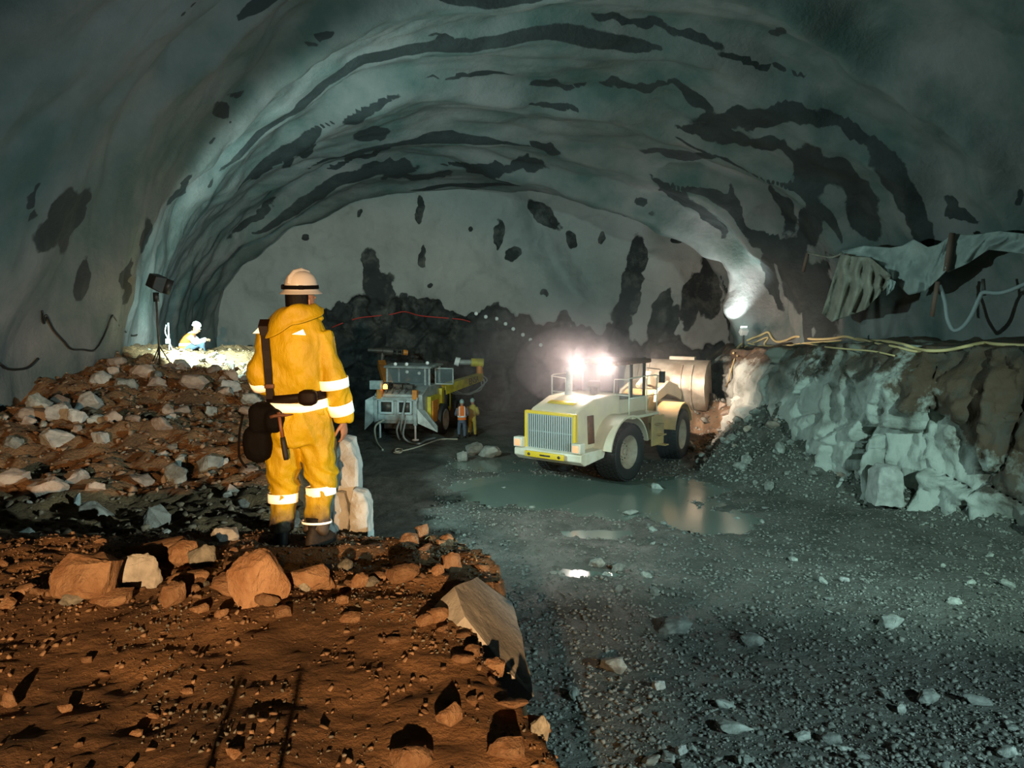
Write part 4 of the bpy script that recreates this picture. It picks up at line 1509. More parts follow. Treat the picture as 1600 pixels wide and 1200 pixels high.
# front frame, lift arms, bucket
bm = bmesh.new()
prism(bm, [(0.7, 0.9), (0.7, 1.7), (1.3, 2.55), (2.2, 2.75), (2.9, 2.2), (3.2, 1.2), (2.9, 0.7)], -0.62, 0.62)
box(bm, (0, 2.3, 1.0), (2.0, 0.42, 0.42))
turned(bevel(link('front_frame', bm, 'loader_front', LD, angle=30), 0.04))
bm = bmesh.new()
for sx in (-1, 1):
    x = sx * 0.74
    prism(bm, [(1.55, 2.30), (1.75, 2.72), (3.3, 3.02), (4.5, 2.75), (5.15, 2.35), (5.05, 2.05), (4.3, 2.25), (3.1, 2.50)], x - 0.07, x + 0.07)
tube(bm, [(-0.7, 4.0, 2.7), (0.7, 4.0, 2.7)], 0.16, 14)
turned(bevel(link('lift_arm', bm, 'loader_paint', LD, angle=30), 0.03))
bm = bmesh.new()
prism(bm, [(2.7, 3.25), (2.95, 3.42), (3.5, 3.0), (4.3, 3.25), (4.3, 3.05), (3.5, 2.7), (2.95, 2.85)], -0.14, 0.14)
tube(bm, [(0, 1.7, 2.9), (0, 2.9, 3.30)], 0.10, 12)
turned(bevel(link('bell_crank', bm, 'loader_paint', LD, angle=30), 0.03))
for sx in (-1, 1):
    bm = bmesh.new()
    x = sx * 0.50
    tube(bm, [(x, 1.5, 1.5), (x, 2.7, 2.2)], 0.10, 12)
    tube(bm, [(x, 2.7, 2.2), (x, 3.4, 2.6)], 0.055, 12)
    turned(link('lift_cylinder', bm, 'loader_white', LD, angle=40))
# bucket: a curved shell open to the front
outer = [(6.55, 1.55), (6.0, 1.45), (5.5, 1.62), (5.15, 2.05), (5.02, 2.60), (5.10, 3.10), (5.38, 3.50), (5.75, 3.68), (6.05, 3.72)]
inner = [(6.02, 3.64), (5.72, 3.58), (5.45, 3.42), (5.20, 3.06), (5.12, 2.60), (5.25, 2.10), (5.55, 1.72), (6.02, 1.55), (6.55, 1.60)]
bm = bmesh.new()
prism(bm, outer + inner, -1.75, 1.75)
for sx in (-1, 1):
    prism(bm, outer, sx * 1.75 - 0.03, sx * 1.75 + 0.03)
bk = turned(link('bucket', bm, 'bucket_steel', LD, angle=35))
for x in (-1.2, -0.74, 0.74, 1.2):
    bm = bmesh.new()
    prism(bm, [(5.6, 1.50), (5.15, 1.85), (4.95, 2.5), (5.02, 3.1), (5.3, 3.55), (5.42, 3.5), (5.15, 3.0), (5.08, 2.55), (5.2, 2.0), (5.65, 1.6)], x - 0.035, x + 0.035)
    turned(link('bucket_rib', bm, 'bucket_steel', bk, smooth=False))
bm = bmesh.new()
box(bm, (0.6, 5.88, 3.80), (1.1, 0.30, 0.14))
turned(link('spill_guard', bm, 'bucket_steel', bk, smooth=False))
for k in range(8):
    bm = bmesh.new()
    box(bm, (-1.6 + k * 0.457, 6.65, 1.57), (0.16, 0.30, 0.07))
    turned(bevel(link('bucket_tooth', bm, 'dark_steel', bk), 0.015))

# ------------------------------------------------------------------ the drilling jumbo
JB_AT, JB_TH = V((-5.15, 37.0, 0.0)), 0.21
JB = empty('drilling_rig', JB_AT, -JB_TH)
tag(JB, 'grey and yellow drilling rig with glass cabin and two raised booms at the rock face', 'drilling rig')
JI = Matrix.Rotation(JB_TH, 4, 'Z') @ Matrix.Translation(-JB_AT)


def jl(px, py, Y):
    """A photograph point at distance Y in the rig's own coordinates."""
    return JI @ at(px, py, Y)


bm = bmesh.new()
box(bm, (-0.05, 0.12, 1.32), (1.95, 0.20, 1.05))
box(bm, (-0.05, 0.02, 0.88), (2.0, 0.16, 0.14))
box(bm, (-0.05, 0.0, 1.92), (2.1, 0.24, 0.16))
for x in (-0.98, 0.88):
    box(bm, (x, -0.05, 1.35), (0.16, 0.14, 1.2))
rp = bevel(link('rear_panel', bm, 'grey_steel', JB, angle=30), 0.015)
for x in (-0.48, 0.38):
    bm = bmesh.new()
    for s in (-1, 1):
        box(bm, (x + s * 0.30, -0.05, 1.55), (0.09, 0.12, 0.58))
        box(bm, (x, -0.05, 1.55 + s * 0.27), (0.66, 0.12, 0.09))
    f_ = bevel(link('lamp_frame', bm, 'grille_metal', JB, angle=30), 0.01)
    bm = bmesh.new()
    box(bm, (x, 0.01, 1.55), (0.50, 0.06, 0.46))
    link('lamp_recess', bm, 'dark_steel', f_)
for s in (-1, 1):
    bm = bmesh.new()
    if s < 0:
        a = [V((-1.05, -0.05, 2.05)), V((-1.42, -0.2, 1.85)), V((-1.48, -0.2, 0.5)), V((-1.05, -0.05, 0.95))]
    else:
        a = [V((0.95, -0.05, 1.5)), V((1.2, 0.3, 1.4)), V((1.85, 0.1, 0.72)), V((1.85, 0.1, 0.45)), V((1.0, -0.1, 0.85))]
    ring_loft(bm, [a, [p + V((0, 0.07, 0)) for p in a]])
    link('mudguard', bm, 'grey_steel', JB, smooth=False)
for x in (-0.80, 0.86):
    bm = bmesh.new()
    box(bm, (x, 0.0, 2.12), (0.22, 0.26, 0.42))
    bevel(link('marker_block', bm, 'orange_paint', JB, angle=30), 0.02)
bm = bmesh.new()
prism(bm, [(0.1, 1.9), (0.1, 2.1), (1.0, 2.42), (2.4, 2.42), (4.4, 2.25), (4.4, 0.9), (0.4, 0.9)], -1.1, 1.15)
bevel(link('engine_deck', bm, 'grey_steel', JB, angle=30), 0.03)
for k, (x, y, sx_, sy_, sz_) in enumerate(((-0.75, 0.5, 0.5, 0.4, 0.28), (-0.1, 0.6, 0.4, 0.4, 0.22), (0.4, 0.5, 0.45, 0.35, 0.20), (-0.3, 1.1, 0.9, 0.4, 0.2))):
    bm = bmesh.new()
    box(bm, (x, y, 2.32 + sz_ / 2), (sx_, sy_, sz_))
    bevel(link('deck_box', bm, 'dark_steel', JB, angle=30), 0.015)
for k in range(6):
    bm = bmesh.new()
    tube(bm, spline([(-0.9 + 0.3 * k, 0.2, 2.1), (-0.85 + 0.3 * k, 0.3, 2.36), (-0.75 + 0.28 * k, 0.7, 2.40)], 4), 0.035, 6)
    link('deck_hose', bm, 'dark_steel', JB)
bm = bmesh.new()
box(bm, (-1.0, 0.1, 2.52), (0.55, 0.30, 0.40))
o = bevel(link('control_box', bm, 'grey_steel', JB, angle=30), 0.02)
bm = bmesh.new()
lathe(bm, [(0.10, 0), (0.10, 0.12), (0.07, 0.2), (0, 0.22)], 14, Matrix.Translation((-0.52, -0.05, 2.36)))
link('beacon', bm, 'beacon_glow', JB)
# yellow side with cabinet window, then wheels
for y, z, w_, h_ in ((1.5, 1.35, 1.4, 1.2), (3.3, 1.55, 1.5, 1.25)):
    bm = bmesh.new()
    box(bm, (1.22, y, z), (0.22, w_, h_))
    bevel(link('side_panel', bm, 'jumbo_yellow', JB, angle=30), 0.02)
bm = bmesh.new()
box(bm, (1.36, 1.4, 1.25), (0.06, 0.9, 1.0))
bevel(link('side_door', bm, 'orange_paint', JB, angle=30), 0.02)
bm = bmesh.new()
box(bm, (1.345, 3.3, 1.62), (0.03, 0.8, 0.85))
link('side_window', bm, 'dark_steel', JB)
for (x, y) in ((1.32, 2.3), (1.32, 4.7), (-1.25, 2.3), (-1.25, 4.7)):
    s = 1 if x > 0 else -1
    Mw = Matrix.Translation((x, y, 0.74)) @ Matrix.Scale(1.2, 4) @ Matrix.Rotation(math.pi / 2, 4, 'Y')
    bm = bmesh.new()
    lathe(bm, [(0.34, -0.20), (0.5, -0.24), (0.60, -0.20), (0.63, 0), (0.60, 0.20), (0.5, 0.24), (0.34, 0.20), (0.34, -0.20)], 32, Mw, False)
    wo = link('tyre', bm, 'rubber', JB, angle=40)
    bm = bmesh.new()
    lathe(bm, [(0.0, s * 0.12), (0.12, s * 0.12), (0.2, s * 0.06), (0.33, s * 0.22), (0.40, s * 0.24), (0.42, s * 0.2), (0.42, 0), (0, 0)], 28, Mw)
    link('rim', bm, 'grey_steel', wo, angle=40)
bm = bmesh.new()
box(bm, (0, 2.6, 0.75), (1.5, 4.6, 0.5))
box(bm, (0, 5.3, 1.1), (2.0, 1.4, 0.9))
bevel(link('chassis', bm, 'dark_steel', JB, angle=30), 0.04)
for (x, y) in ((-0.95, 0.35), (0.75, 0.30)):
    bm = bmesh.new()
    tube(bm, [(x, y, 0.9), (x, y, 0.06)], 0.05, 8)
    lathe(bm, [(0.16, 0.0), (0.16, 0.05), (0.05, 0.07)], 14, Matrix.Translation((x, y, 0.02)))
    link('stabiliser_leg', bm, 'white_plastic', JB)
# cabin
bm = bmesh.new()
prism(bm, [(1.2, 3.20), (1.35, 3.30), (2.3, 3.36), (3.2, 3.32), (3.3, 3.22)], -1.12, 1.22)
o = bevel(link('canopy_roof', bm, 'grey_steel', JB, angle=30), 0.05, 3)
for x, y in ((-1.0, 1.5), (1.05, 1.5), (-1.0, 3.1), (1.05, 3.1), (0.85, 1.5)):
    bm = bmesh.new()
    box(bm, (x, y, 2.82), (0.09, 0.09, 0.86))
    bevel(link('cabin_pillar', bm, 'grey_steel', JB, angle=30), 0.01)
for p, q in (((0.02, 1.5, 2.82), (1.95, 0.015, 0.84)), ((-1.0, 2.3, 2.82), (0.015, 1.5, 0.84))):
    bm = bmesh.new()
    box(bm, p, q)
    link('cabin_window', bm, 'cab_glass', JB, smooth=False)
bm = bmesh.new()
for z in (2.42, 3.15):
    box(bm, (1.55, 2.2, z), (0.9, 0.05, 0.05))
for x in (1.12, 1.98):
    box(bm, (x, 2.2, 2.78), (0.05, 0.05, 0.76))
o = link('cabin_door', bm, 'grey_steel', JB, smooth=False)
bm = bmesh.new()
box(bm, (1.55, 2.2, 2.78), (0.84, 0.012, 0.72))
link('door_pane', bm, 'cab_glass', o, smooth=False)
for p in ((-0.30, 2.35, 2.95), (0.32, 2.3, 2.9), (-0.55, 1.45, 3.38), (0.0, 1.45, 3.38), (0.95, 1.6, 3.44)):
    bm = bmesh.new()
    lathe(bm, [(0.05, 0), (0.08, 0.05), (0.08, 0.10), (0.0, 0.105)], 12, Matrix.Translation(p) @ Matrix.Rotation(math.pi / 2, 4, 'X'))
    link('cabin_lamp', bm, 'white_plastic', JB)
bm = bmesh.new()
box(bm, (0.1, 2.4, 2.55), (0.5, 0.5, 0.5))
link('operator_seat', bm, 'rubber', JB)


# booms
def boom(name, a, b, w0, w1, m):
    bm = bmesh.new()
    a, b = V(a), V(b)
    d = (b - a).normalized()
    s_, u_ = frame_of(d)
    rings = []
    for p, wd in ((a, w0), (a.lerp(b, 0.5), (w0 + w1) / 2), (b, w1)):
        rings.append([p + s_ * wd + u_ * wd, p - s_ * wd + u_ * wd, p - s_ * wd - u_ * wd, p + s_ * wd - u_ * wd])
    ring_loft(bm, rings)
    return bevel(link(name, bm, m, JB, angle=30), 0.03)


b0, b1 = jl(690, 609, 39.8), jl(750, 589, 43.6)
bo = boom('boom', b0, b1, 0.24, 0.20, 'jumbo_yellow')
cu = bpy.data.curves.new('lettering', 'FONT')
cu.body = 'ENSA'
cu.size = 0.46
cu.extrude = 0.004
cu.align_x = 'CENTER'
cu.align_y = 'CENTER'
cu.materials.append(MATS['dark_steel'])
tmp = bpy.data.objects.new('text', cu)
COL.objects.link(tmp)
bpy.context.view_layer.update()
tx_ = bpy.data.objects.new('lettering', bpy.data.meshes.new_from_object(tmp.evaluated_get(bpy.context.evaluated_depsgraph_get())))
bpy.data.objects.remove(tmp)
COL.objects.link(tx_)
tx_.parent = bo
dB = (b1 - b0).normalized()
sB, uB = frame_of(dB)
nB = sB if sB.x > 0 else -sB
eye_l = JI @ EYE
if nB.dot(eye_l - b0) < 0:
    nB = -nB
xB = dB if dB.x > 0 else -dB
yB = nB.cross(xB)
if yB.z < 0:
    yB, xB = -yB, -xB
Mt = Matrix((xB, yB, nB)).transposed().to_4x4()
Mt.translation = b0.lerp(b1, 0.72) + nB * 0.226
tx_.matrix_local = Mt
bm = bmesh.new()
p2 = jl(749, 568, 43.8)
tube(bm, [b1 - V((0, 0, 0.1)), b1.lerp(p2, 0.5), p2], [0.20, 0.17, 0.15], 12)
link('boom_head', bm, 'orange_paint', JB, angle=40)
bm = bmesh.new()
q0, q1, q2, q3 = jl(711, 564, 43.6), jl(718, 566, 43.6), jl(736, 566, 43.7), jl(755, 567, 43.8)
tube(bm, [q2, q3], [0.22, 0.24], 10)
link('feed_motor', bm, 'jumbo_yellow', JB, angle=40)
bm = bmesh.new()
tube(bm, [q1, q2], 0.14, 12)
o = link('rock_drill', bm, 'grey_steel', JB, angle=40)
bm = bmesh.new()
tube(bm, [q0, q1], [0.22, 0.24], 12)
link('drill_collar', bm, 'white_plastic', JB, angle=40)
l0, l1 = jl(607, 602, 40.0), jl(596, 568, 42.8)
boom('boom', l0, l1, 0.22, 0.20, 'orange_paint')
bm = bmesh.new()
r0, r1, r2 = jl(574, 547, 42.6), jl(598, 548, 42.9), jl(637, 551, 43.2)
tube(bm, [r0, r1], [0.12, 0.16], 10)
tube(bm, [r1, r1.lerp(r2, 0.4)], 0.24, 10)
for dz in (-0.10, 0.10):
    tube(bm, [r1 + V((0, 0, dz)), r2 + V((0, 0, dz * 0.8))], 0.05, 8)
for k in range(6):
    p = r1.lerp(r2, k / 5)
    box(bm, p, (0.06, 0.2, 0.30))
link('feed_beam', bm, 'dark_steel', JB, angle=40)
bm = bmesh.new()
tube(bm, [r1.lerp(r2, 0.82), r2], 0.15, 10)
link('feed_tip', bm, 'orange_paint', JB, angle=40)
bm = bmesh.new()
tube(bm, [l1, r1 + V((0, 0, -0.1))], 0.13, 10)
link('feed_bracket', bm, 'dark_steel', JB, angle=40)
e0 = jl(751, 585, 43.6)
for k in range(3):
    bm = bmesh.new()
    m_ = jl(756 - 3 * k, 600 + 5 * k, 43.4)
    tube(bm, spline([e0, e0.lerp(m_, 0.5) + V((0.25 - 0.1 * k, 0, 0)), m_, jl(735 - 8 * k, 616, 42.6), jl(715 - 6 * k, 612, 41.6), b0.lerp(b1, 0.25)], 5), 0.035, 6)
    link('boom_hose', bm, 'hose_grey', JB)
# hoses lying behind the rig (loose: top-level)


def ground_cable(name, pts, r, m, label, cat, group=None, lift=None):
    bm = bmesh.new()
    tube(bm, spline(pts, 8), r, 8)
    o = link(name, bm, m)
    tag(o, label, cat, group)
    return o


def fl(px, py, dz=0.05):
    p = ground(px, py, floor_h, 12, 46)
    return p + V((0, 0, dz))


ground_cable('hose', [JB_AT + V((-0.55, -0.2, 1.0)), at(587, 665, 36.6), at(586, 680, 36.2), fl(590, 695), fl(598, 705)], 0.045, 'hose_pale', 'pale hose hanging from left end of the grey rear panel', 'hose')
ground_cable('hose', [JB_AT + V((0.15, -0.25, 0.95)), at(620, 672, 36.6), fl(624, 688), fl(630, 683), at(626, 670, 36.7), JB_AT + V((0.4, -0.25, 1.9))], 0.045, 'hose_grey', 'grey hose drooping in a tight loop from the rig rear panel', 'hose')
ground_cable('hose', [JB_AT + V((0.42, -0.25, 1.0)), at(630, 680, 36.5), fl(640, 693), fl(655, 695), fl(665, 690), fl(680, 686)], 0.045, 'hose_grey', 'grey hose curving over the floor to the rig wheel', 'hose')
ground_cable('cord', [fl(615, 709), fl(626, 709), fl(628, 704), fl(620, 703), fl(618, 707), fl(630, 706), fl(650, 701), fl(670, 694), fl(690, 688), fl(715, 688)], 0.03, 'hose_pale', 'pale cord with a small loop on the floor behind the drilling rig', 'cord')

# ------------------------------------------------------------------ rocks
from mathutils.bvhtree import BVHTree
bpy.context.view_layer.update()
DG = bpy.context.evaluated_depsgraph_get()
TREES = {}


def tree(name):
    if name not in TREES:
        TREES[name] = BVHTree.FromObject(bpy.data.objects[name], DG)
    return TREES[name]


def hit(px, py, names, off=0.05):
    """Where a sight line meets the nearest of the named surfaces, a little before it."""
    d = pix_dir(px, py).normalized()
    best = None
    for n in names:
        loc, nor, i, dist = tree(n).ray_cast(EYE, d)
        if loc is not None and (best is None or dist < best[1]):
            best = (loc, dist)
    return best[0] - d * off if best else None


def hull(pts, cuts=2, rough=0.03, seed=0, freq=3.0):
    """Angular rock: convex hull of the points, subdivided and roughened."""
    bm = bmesh.new()
    vs = [bm.verts.new(p) for p in pts]
    r = bmesh.ops.convex_hull(bm, input=vs)
    junk = [g for g in r['geom_interior'] + r['geom_unused'] if isinstance(g, bmesh.types.BMVert)]
    if junk:
        bmesh.ops.delete(bm, geom=list(set(junk)), context='VERTS')
    size = max((v.co.length for v in bm.verts), default=1)
    bmesh.ops.bevel(bm, geom=list(bm.edges), offset=0.045 * size, segments=1, affect='EDGES', clamp_overlap=True)
    bmesh.ops.triangulate(bm, faces=bm.faces)
    for k in range(cuts):
        long_ = [e for e in bm.edges if e.calc_length() > 0.22 * size / (k + 1)]
        bmesh.ops.subdivide_edges(bm, edges=long_, cuts=1, use_grid_fill=True)
        bmesh.ops.triangulate(bm, faces=bm.faces)
    bm.verts.ensure_lookup_table()
    co = np.array([v.co[:] for v in bm.verts])
    n = fbm(co[:, 0] * freq / size + seed * 7.1, co[:, 1] * freq / size, co[:, 2] * freq / size + seed, 4, 200 + seed)
    n2 = fbm(co[:, 0] * freq * 3 / size, co[:, 1] * freq * 3 / size + seed * 3, co[:, 2] * freq * 3 / size, 3, 300 + seed)
    bm.normal_update()
    for v, a, b in zip(bm.verts, n, n2):
        v.co += v.normal * (a * rough * size + b * rough * 0.45 * size)
    return bm


def rock_mesh(name, m, seed, asp=(1, 0.8, 0.65), n=15, rough=0.045):
    rg = random.Random(seed)
    pts = []
    for k in range(n):
        d = V((rg.gauss(0, 1), rg.gauss(0, 1), rg.gauss(0, 1))).normalized() * rg.uniform(0.82, 1.0)
        d = V([math.copysign(abs(c) ** 0.8, c) for c in d])
        pts.append(V((d.x * asp[0], d.y * asp[1], d.z * asp[2])) * 0.5)
    bm = hull(pts, 2, rough, seed)
    me = bpy.data.meshes.new(name)
    bmesh.ops.recalc_face_normals(bm, faces=bm.faces)
    bm.to_mesh(me)
    bm.free()
    me.materials.append(MATS[m])
    me.shade_smooth()
    me.set_sharp_from_angle(angle=R(38))
    return me


ROCKS = {}
for m, cnt in (('granite', 12), ('brown_granite', 14), ('grey_stone', 10), ('pale_granite', 6)):
    ROCKS[m] = [rock_mesh('rock', m, 11 * k + len(m), (1, random.uniform(0.7, 0.95), random.uniform(0.5, 0.85)), random.choice((14, 18, 24)), 0.06) for k in range(cnt)]
RG = random.Random(21)


def rock(name, m, loc, size, label, cat='rock', group=None, rot=None, var=None):
    me = ROCKS[m][RG.randrange(len(ROCKS[m])) if var is None else var % len(ROCKS[m])]
    o = bpy.data.objects.new(name, me)
    COL.objects.link(o)
    o.location = loc
    o.scale = size if isinstance(size, (tuple, list)) else (size, size, size)
    o.rotation_euler = rot if rot is not None else (RG.uniform(-0.5, 0.5), RG.uniform(-0.5, 0.5), RG.uniform(0, 6.28))
    return tag(o, label, cat, group)


mh = lambda x, y: float(mound_h(x, y))
# the row of rocks along the lip of the foreground: (pixel x, pixel y of the foot, width, height in pixels, stone, turn, label)
LIP = [
    (128, 943, 118, 92, 'brown_granite', 0.2, 'big dark orange boulder with a flat front at the left end of the lip row'),
    (163, 930, 40, 44, 'brown_granite', 1.0, 'small squarish rock wedged between the big boulder and the pale pyramid rock'),
    (214, 925, 68, 64, 'pale_granite', 0.4, 'pale pyramid shaped rock standing bright in the lip row'),
    (243, 885, 110, 48, 'brown_granite', 0.1, 'long rounded boulder lying behind the pale pyramid rock'),
    (283, 893, 56, 40, 'brown_granite', 2.2, 'rounded rock with shaded face right behind the pointed slab'),
    (312, 890, 44, 36, 'grey_stone', 1.3, 'dark bluish rock at the back of the lip row'),
    (268, 948, 50, 44, 'brown_granite', 2.8, 'pointed pinkish slab leaning in front of the lip row'),
    (288, 922, 70, 28, 'brown_granite', 0.6, 'flat dark topped stone between the pointed slab and the thin plate'),
    (398, 952, 96, 92, 'brown_granite', 1.9, 'tall folded orange slab leaning over in the middle of the lip row'),
    (372, 938, 110, 34, 'brown_granite', 0.35, 'thin grey plate of rock lying against the tall folded slab'),
    (432, 892, 30, 20, 'brown_granite', 0.8, 'small round stone on top behind the tall folded slab'),
    (476, 924, 78, 44, 'brown_granite', 0.3, 'smooth egg shaped pale boulder near the feet of the person in yellow'),
    (510, 924, 24, 22, 'brown_granite', 1.2, 'small block touching the egg shaped boulder'),
    (506, 902, 34, 20, 'grey_stone', 0.5, 'grey flat stone behind the egg shaped boulder'),
    (348, 852, 48, 36, 'pale_granite', 1.4, 'blue grey rock alone in the dark hollow behind the lip'),
    (414, 950, 44, 22, 'brown_granite', 0.2, 'broken wedge of rock at the foot of the tall folded slab'),
    (440, 968, 30, 20, 'brown_granite', 0.2, 'low chip of rock below the broken wedge'),
    (308, 962, 34, 16, 'brown_granite', 2.0, 'flat orange chip on the dirt below the thin plate'),
    (344, 966, 26, 14, 'brown_granite', 2.0, 'pale flat chip right of the flat orange chip'),
    (170, 950, 80, 22, 'brown_granite', 0.0, 'low flat ledge of rock below the big dark orange boulder'),
    (626, 916, 56, 38, 'brown_granite', 0.5, 'orange boulder with dark foot on the right part of the lip'),
    (562, 922, 30, 30, 'brown_granite', 1.5, 'upright orange chip between the egg boulder and the right lip boulder'),
    (590, 912, 36, 16, 'brown_granite', 0.5, 'flat stone left of the orange boulder on the right lip'),
    (658, 840, 24, 26, 'brown_granite', 0.6, 'small cone shaped stone at the far corner of the mound'),
    (641, 852, 34, 18, 'brown_granite', 0.2, 'rounded stone just below the cone shaped stone'),
    (663, 862, 26, 16, 'brown_granite', 1.8, 'oval pale stone beside the yellow cord'),
    (698, 852, 28, 22, 'brown_granite', 0.9, 'stone at the mound edge beside the end of the yellow cord'),
    (704, 896, 34, 32, 'brown_granite', 0.3, 'split stone standing on the edge above the big pale slab'),
    (684, 902, 26, 20, 'brown_granite', 2.5, 'low stone leaning on the split stone'),
    (682, 976, 38, 32, 'brown_granite', 0.7, 'largest of three sharp blocks heaped on the dirt'),
    (664, 981, 32, 18, 'brown_granite', 1.7, 'low wedge among the three sharp blocks'),
    (691, 990, 24, 16, 'brown_granite', 2.4, 'front cube among the three sharp blocks'),
    (724, 1000, 24, 14, 'brown_granite', 1.0, 'flat orange chip right of the three sharp blocks'),
    (772, 1050, 46, 38, 'brown_granite', 0.4, 'layered brown rock at the edge below the pale slab'),
    (739, 1028, 30, 18, 'brown_granite', 0.0, 'square stone left of the layered brown rock'),
    (722, 1042, 42, 14, 'brown_granite', 0.2, 'long flat stone below the square stone'),
    (700, 1140, 50, 38, 'brown_granite', 1.9, 'tan boulder bedded in dirt near the bottom edge of the mound'),
    (803, 1116, 62, 18, 'brown_granite', 0.6, 'long thin splinter of rock pointing over the edge'),
    (832, 1136, 62, 28, 'brown_granite', 0.3, 'broken shelf rock on the edge below the long splinter'),
    (880, 1150, 34, 36, 'grey_stone', 0.9, 'grey upright stone at the outer edge near the bottom'),
    (640, 1215, 76, 56, 'brown_granite', 0.8, 'big sharp crested boulder cut by the bottom of the photo'),
    (795, 1196, 72, 30, 'brown_granite', 0.1, 'lumpy orange rock at the bottom right of the mound'),
    (212, 1152, 24, 12, 'brown_granite', 0.6, 'pale oval pebble alone on the foreground dirt'),
    (292, 1088, 26, 10, 'brown_granite', 0.1, 'flat pale pebble on the shaded dirt'),
    (98, 1116, 26, 16, 'brown_granite', 0.9, 'dull brown stone on the dirt at the left'),
    (548, 978, 40, 16, 'brown_granite', 0.5, 'slanted flat rock in the dark gravel of the foreground'),
    (612, 1012, 26, 12, 'brown_granite', 0.5, 'small flat stone in the dark gravel below the sharp blocks'),
    (135, 1040, 22, 12, 'brown_granite', 0.3, 'little dark stone far left on the foreground dirt'),
    (12, 1112, 30, 34, 'brown_granite', 0.3, 'stone at the left border of the foreground'),
]
for (px, py, wp, hp, m, rz, lab) in LIP:
    g = ground(px, py, mound_h, 1.5, 9)
    while g.y > 6.6:
        px -= 4
        g = ground(px, py, mound_h, 1.5, 9)
    k = g.y / FPX
    w_, h_ = wp * k * 1.04, hp * k * 1.12
    rock('rock', m, (g.x, g.y + w_ * 0.22, mh(g.x, g.y + w_ * 0.22) + h_ * 0.34), (w_ * 1.05, w_ * 0.75, h_ * 1.45), lab, rot=(RG.uniform(-0.25, 0.25), RG.uniform(-0.2, 0.2), rz * 0.25), var=int(px))

# the big pale slab at the edge
fr = [(710, 916, 4.70), (745, 902, 4.66), (800, 943, 4.30), (813, 985, 4.05), (824, 1040, 3.68), (833, 1088, 3.38), (796, 1052, 3.52), (768, 1010, 3.85), (726, 962, 4.30)]
sn = V((0.72, -0.02, 0.69))
s0 = at(735, 965, 4.02)


def on_slab(px, py):
    d = pix_dir(px, py)
    return EYE + d * ((s0 - EYE).dot(sn) / d.dot(sn))


pf = [on_slab(a, b) for a, b, c in fr]
cen = sum(pf, V()) / len(pf)
pts = [p - cen for p in pf] + [p - cen + V((-0.24, 0.02, -0.26)) for p in pf]
bm = hull(pts, 2, 0.010, 3)
o = link('slab', bm, 'pale_granite', None, angle=35)
o.location = cen
tag(o, 'big pale rock slab with cut face at the edge of the orange mound', 'rock')

# two unseen rods added in place of tripod legs, casting long shadows on the dirt
for x, wh in ((-0.755, 'left'), (-0.55, 'right')):
    bm = bmesh.new()
    tube(bm, [(0, 0, -0.08), (0, 0, 0.46)], 0.011, 8)
    o = link('shadow_rod', bm, 'dark_steel')
    o.location = (x, 1.2, mh(x, 1.2))
    tag(o, 'slim unseen rod added to cast the %s one of two long thin shadows on the orange dirt' % wh, 'shadow_rod', 'unseen rods added at the bottom edge')

# upright blocks beside the person in yellow


def block(name, m, px0, px1, py0, py1, Y, th, label, seed, lean=0.0):
    rg = random.Random(seed)
    k = Y / FPX
    base = at((px0 + px1) / 2, py1, Y)
    wd, ht = (px1 - px0) * k / 2, (py1 - py0) * k + 0.10
    pts = []
    for z in (0, 0.45, 0.8, 1.0):
        f_ = {0: 1.12, 0.45: 1.05, 0.8: 0.92, 1.0: 0.62}[z]
        for sx, sy in ((-1, -1), (1, -1), (1, 1), (-1, 1), (0.25, -1.15)):
            pts.append(V((sx * wd * f_ * rg.uniform(0.9, 1.08) + lean * z, sy * th * f_ * rg.uniform(0.85, 1.1), z * ht * rg.uniform(0.94, 1.02))))
    o = link(name, hull(pts, 3, 0.034, seed), m, None, angle=35)
    o.location = base - V((0, -0.1, 0.10))
    return tag(o, label, 'rock')


block('boulder', 'pale_granite', 524, 558, 682, 815, 6.35, 0.16, 'tall pale upright boulder right beside the person in yellow', 5)
block('boulder', 'pale_granite', 514, 546, 768, 832, 6.18, 0.12, 'short pale boulder between the trouser leg and the tall upright boulder', 8)
block('boulder', 'pale_granite', 545, 575, 764, 832, 6.12, 0.13, 'pale boulder outermost on the edge beside the tall upright boulder', 9)

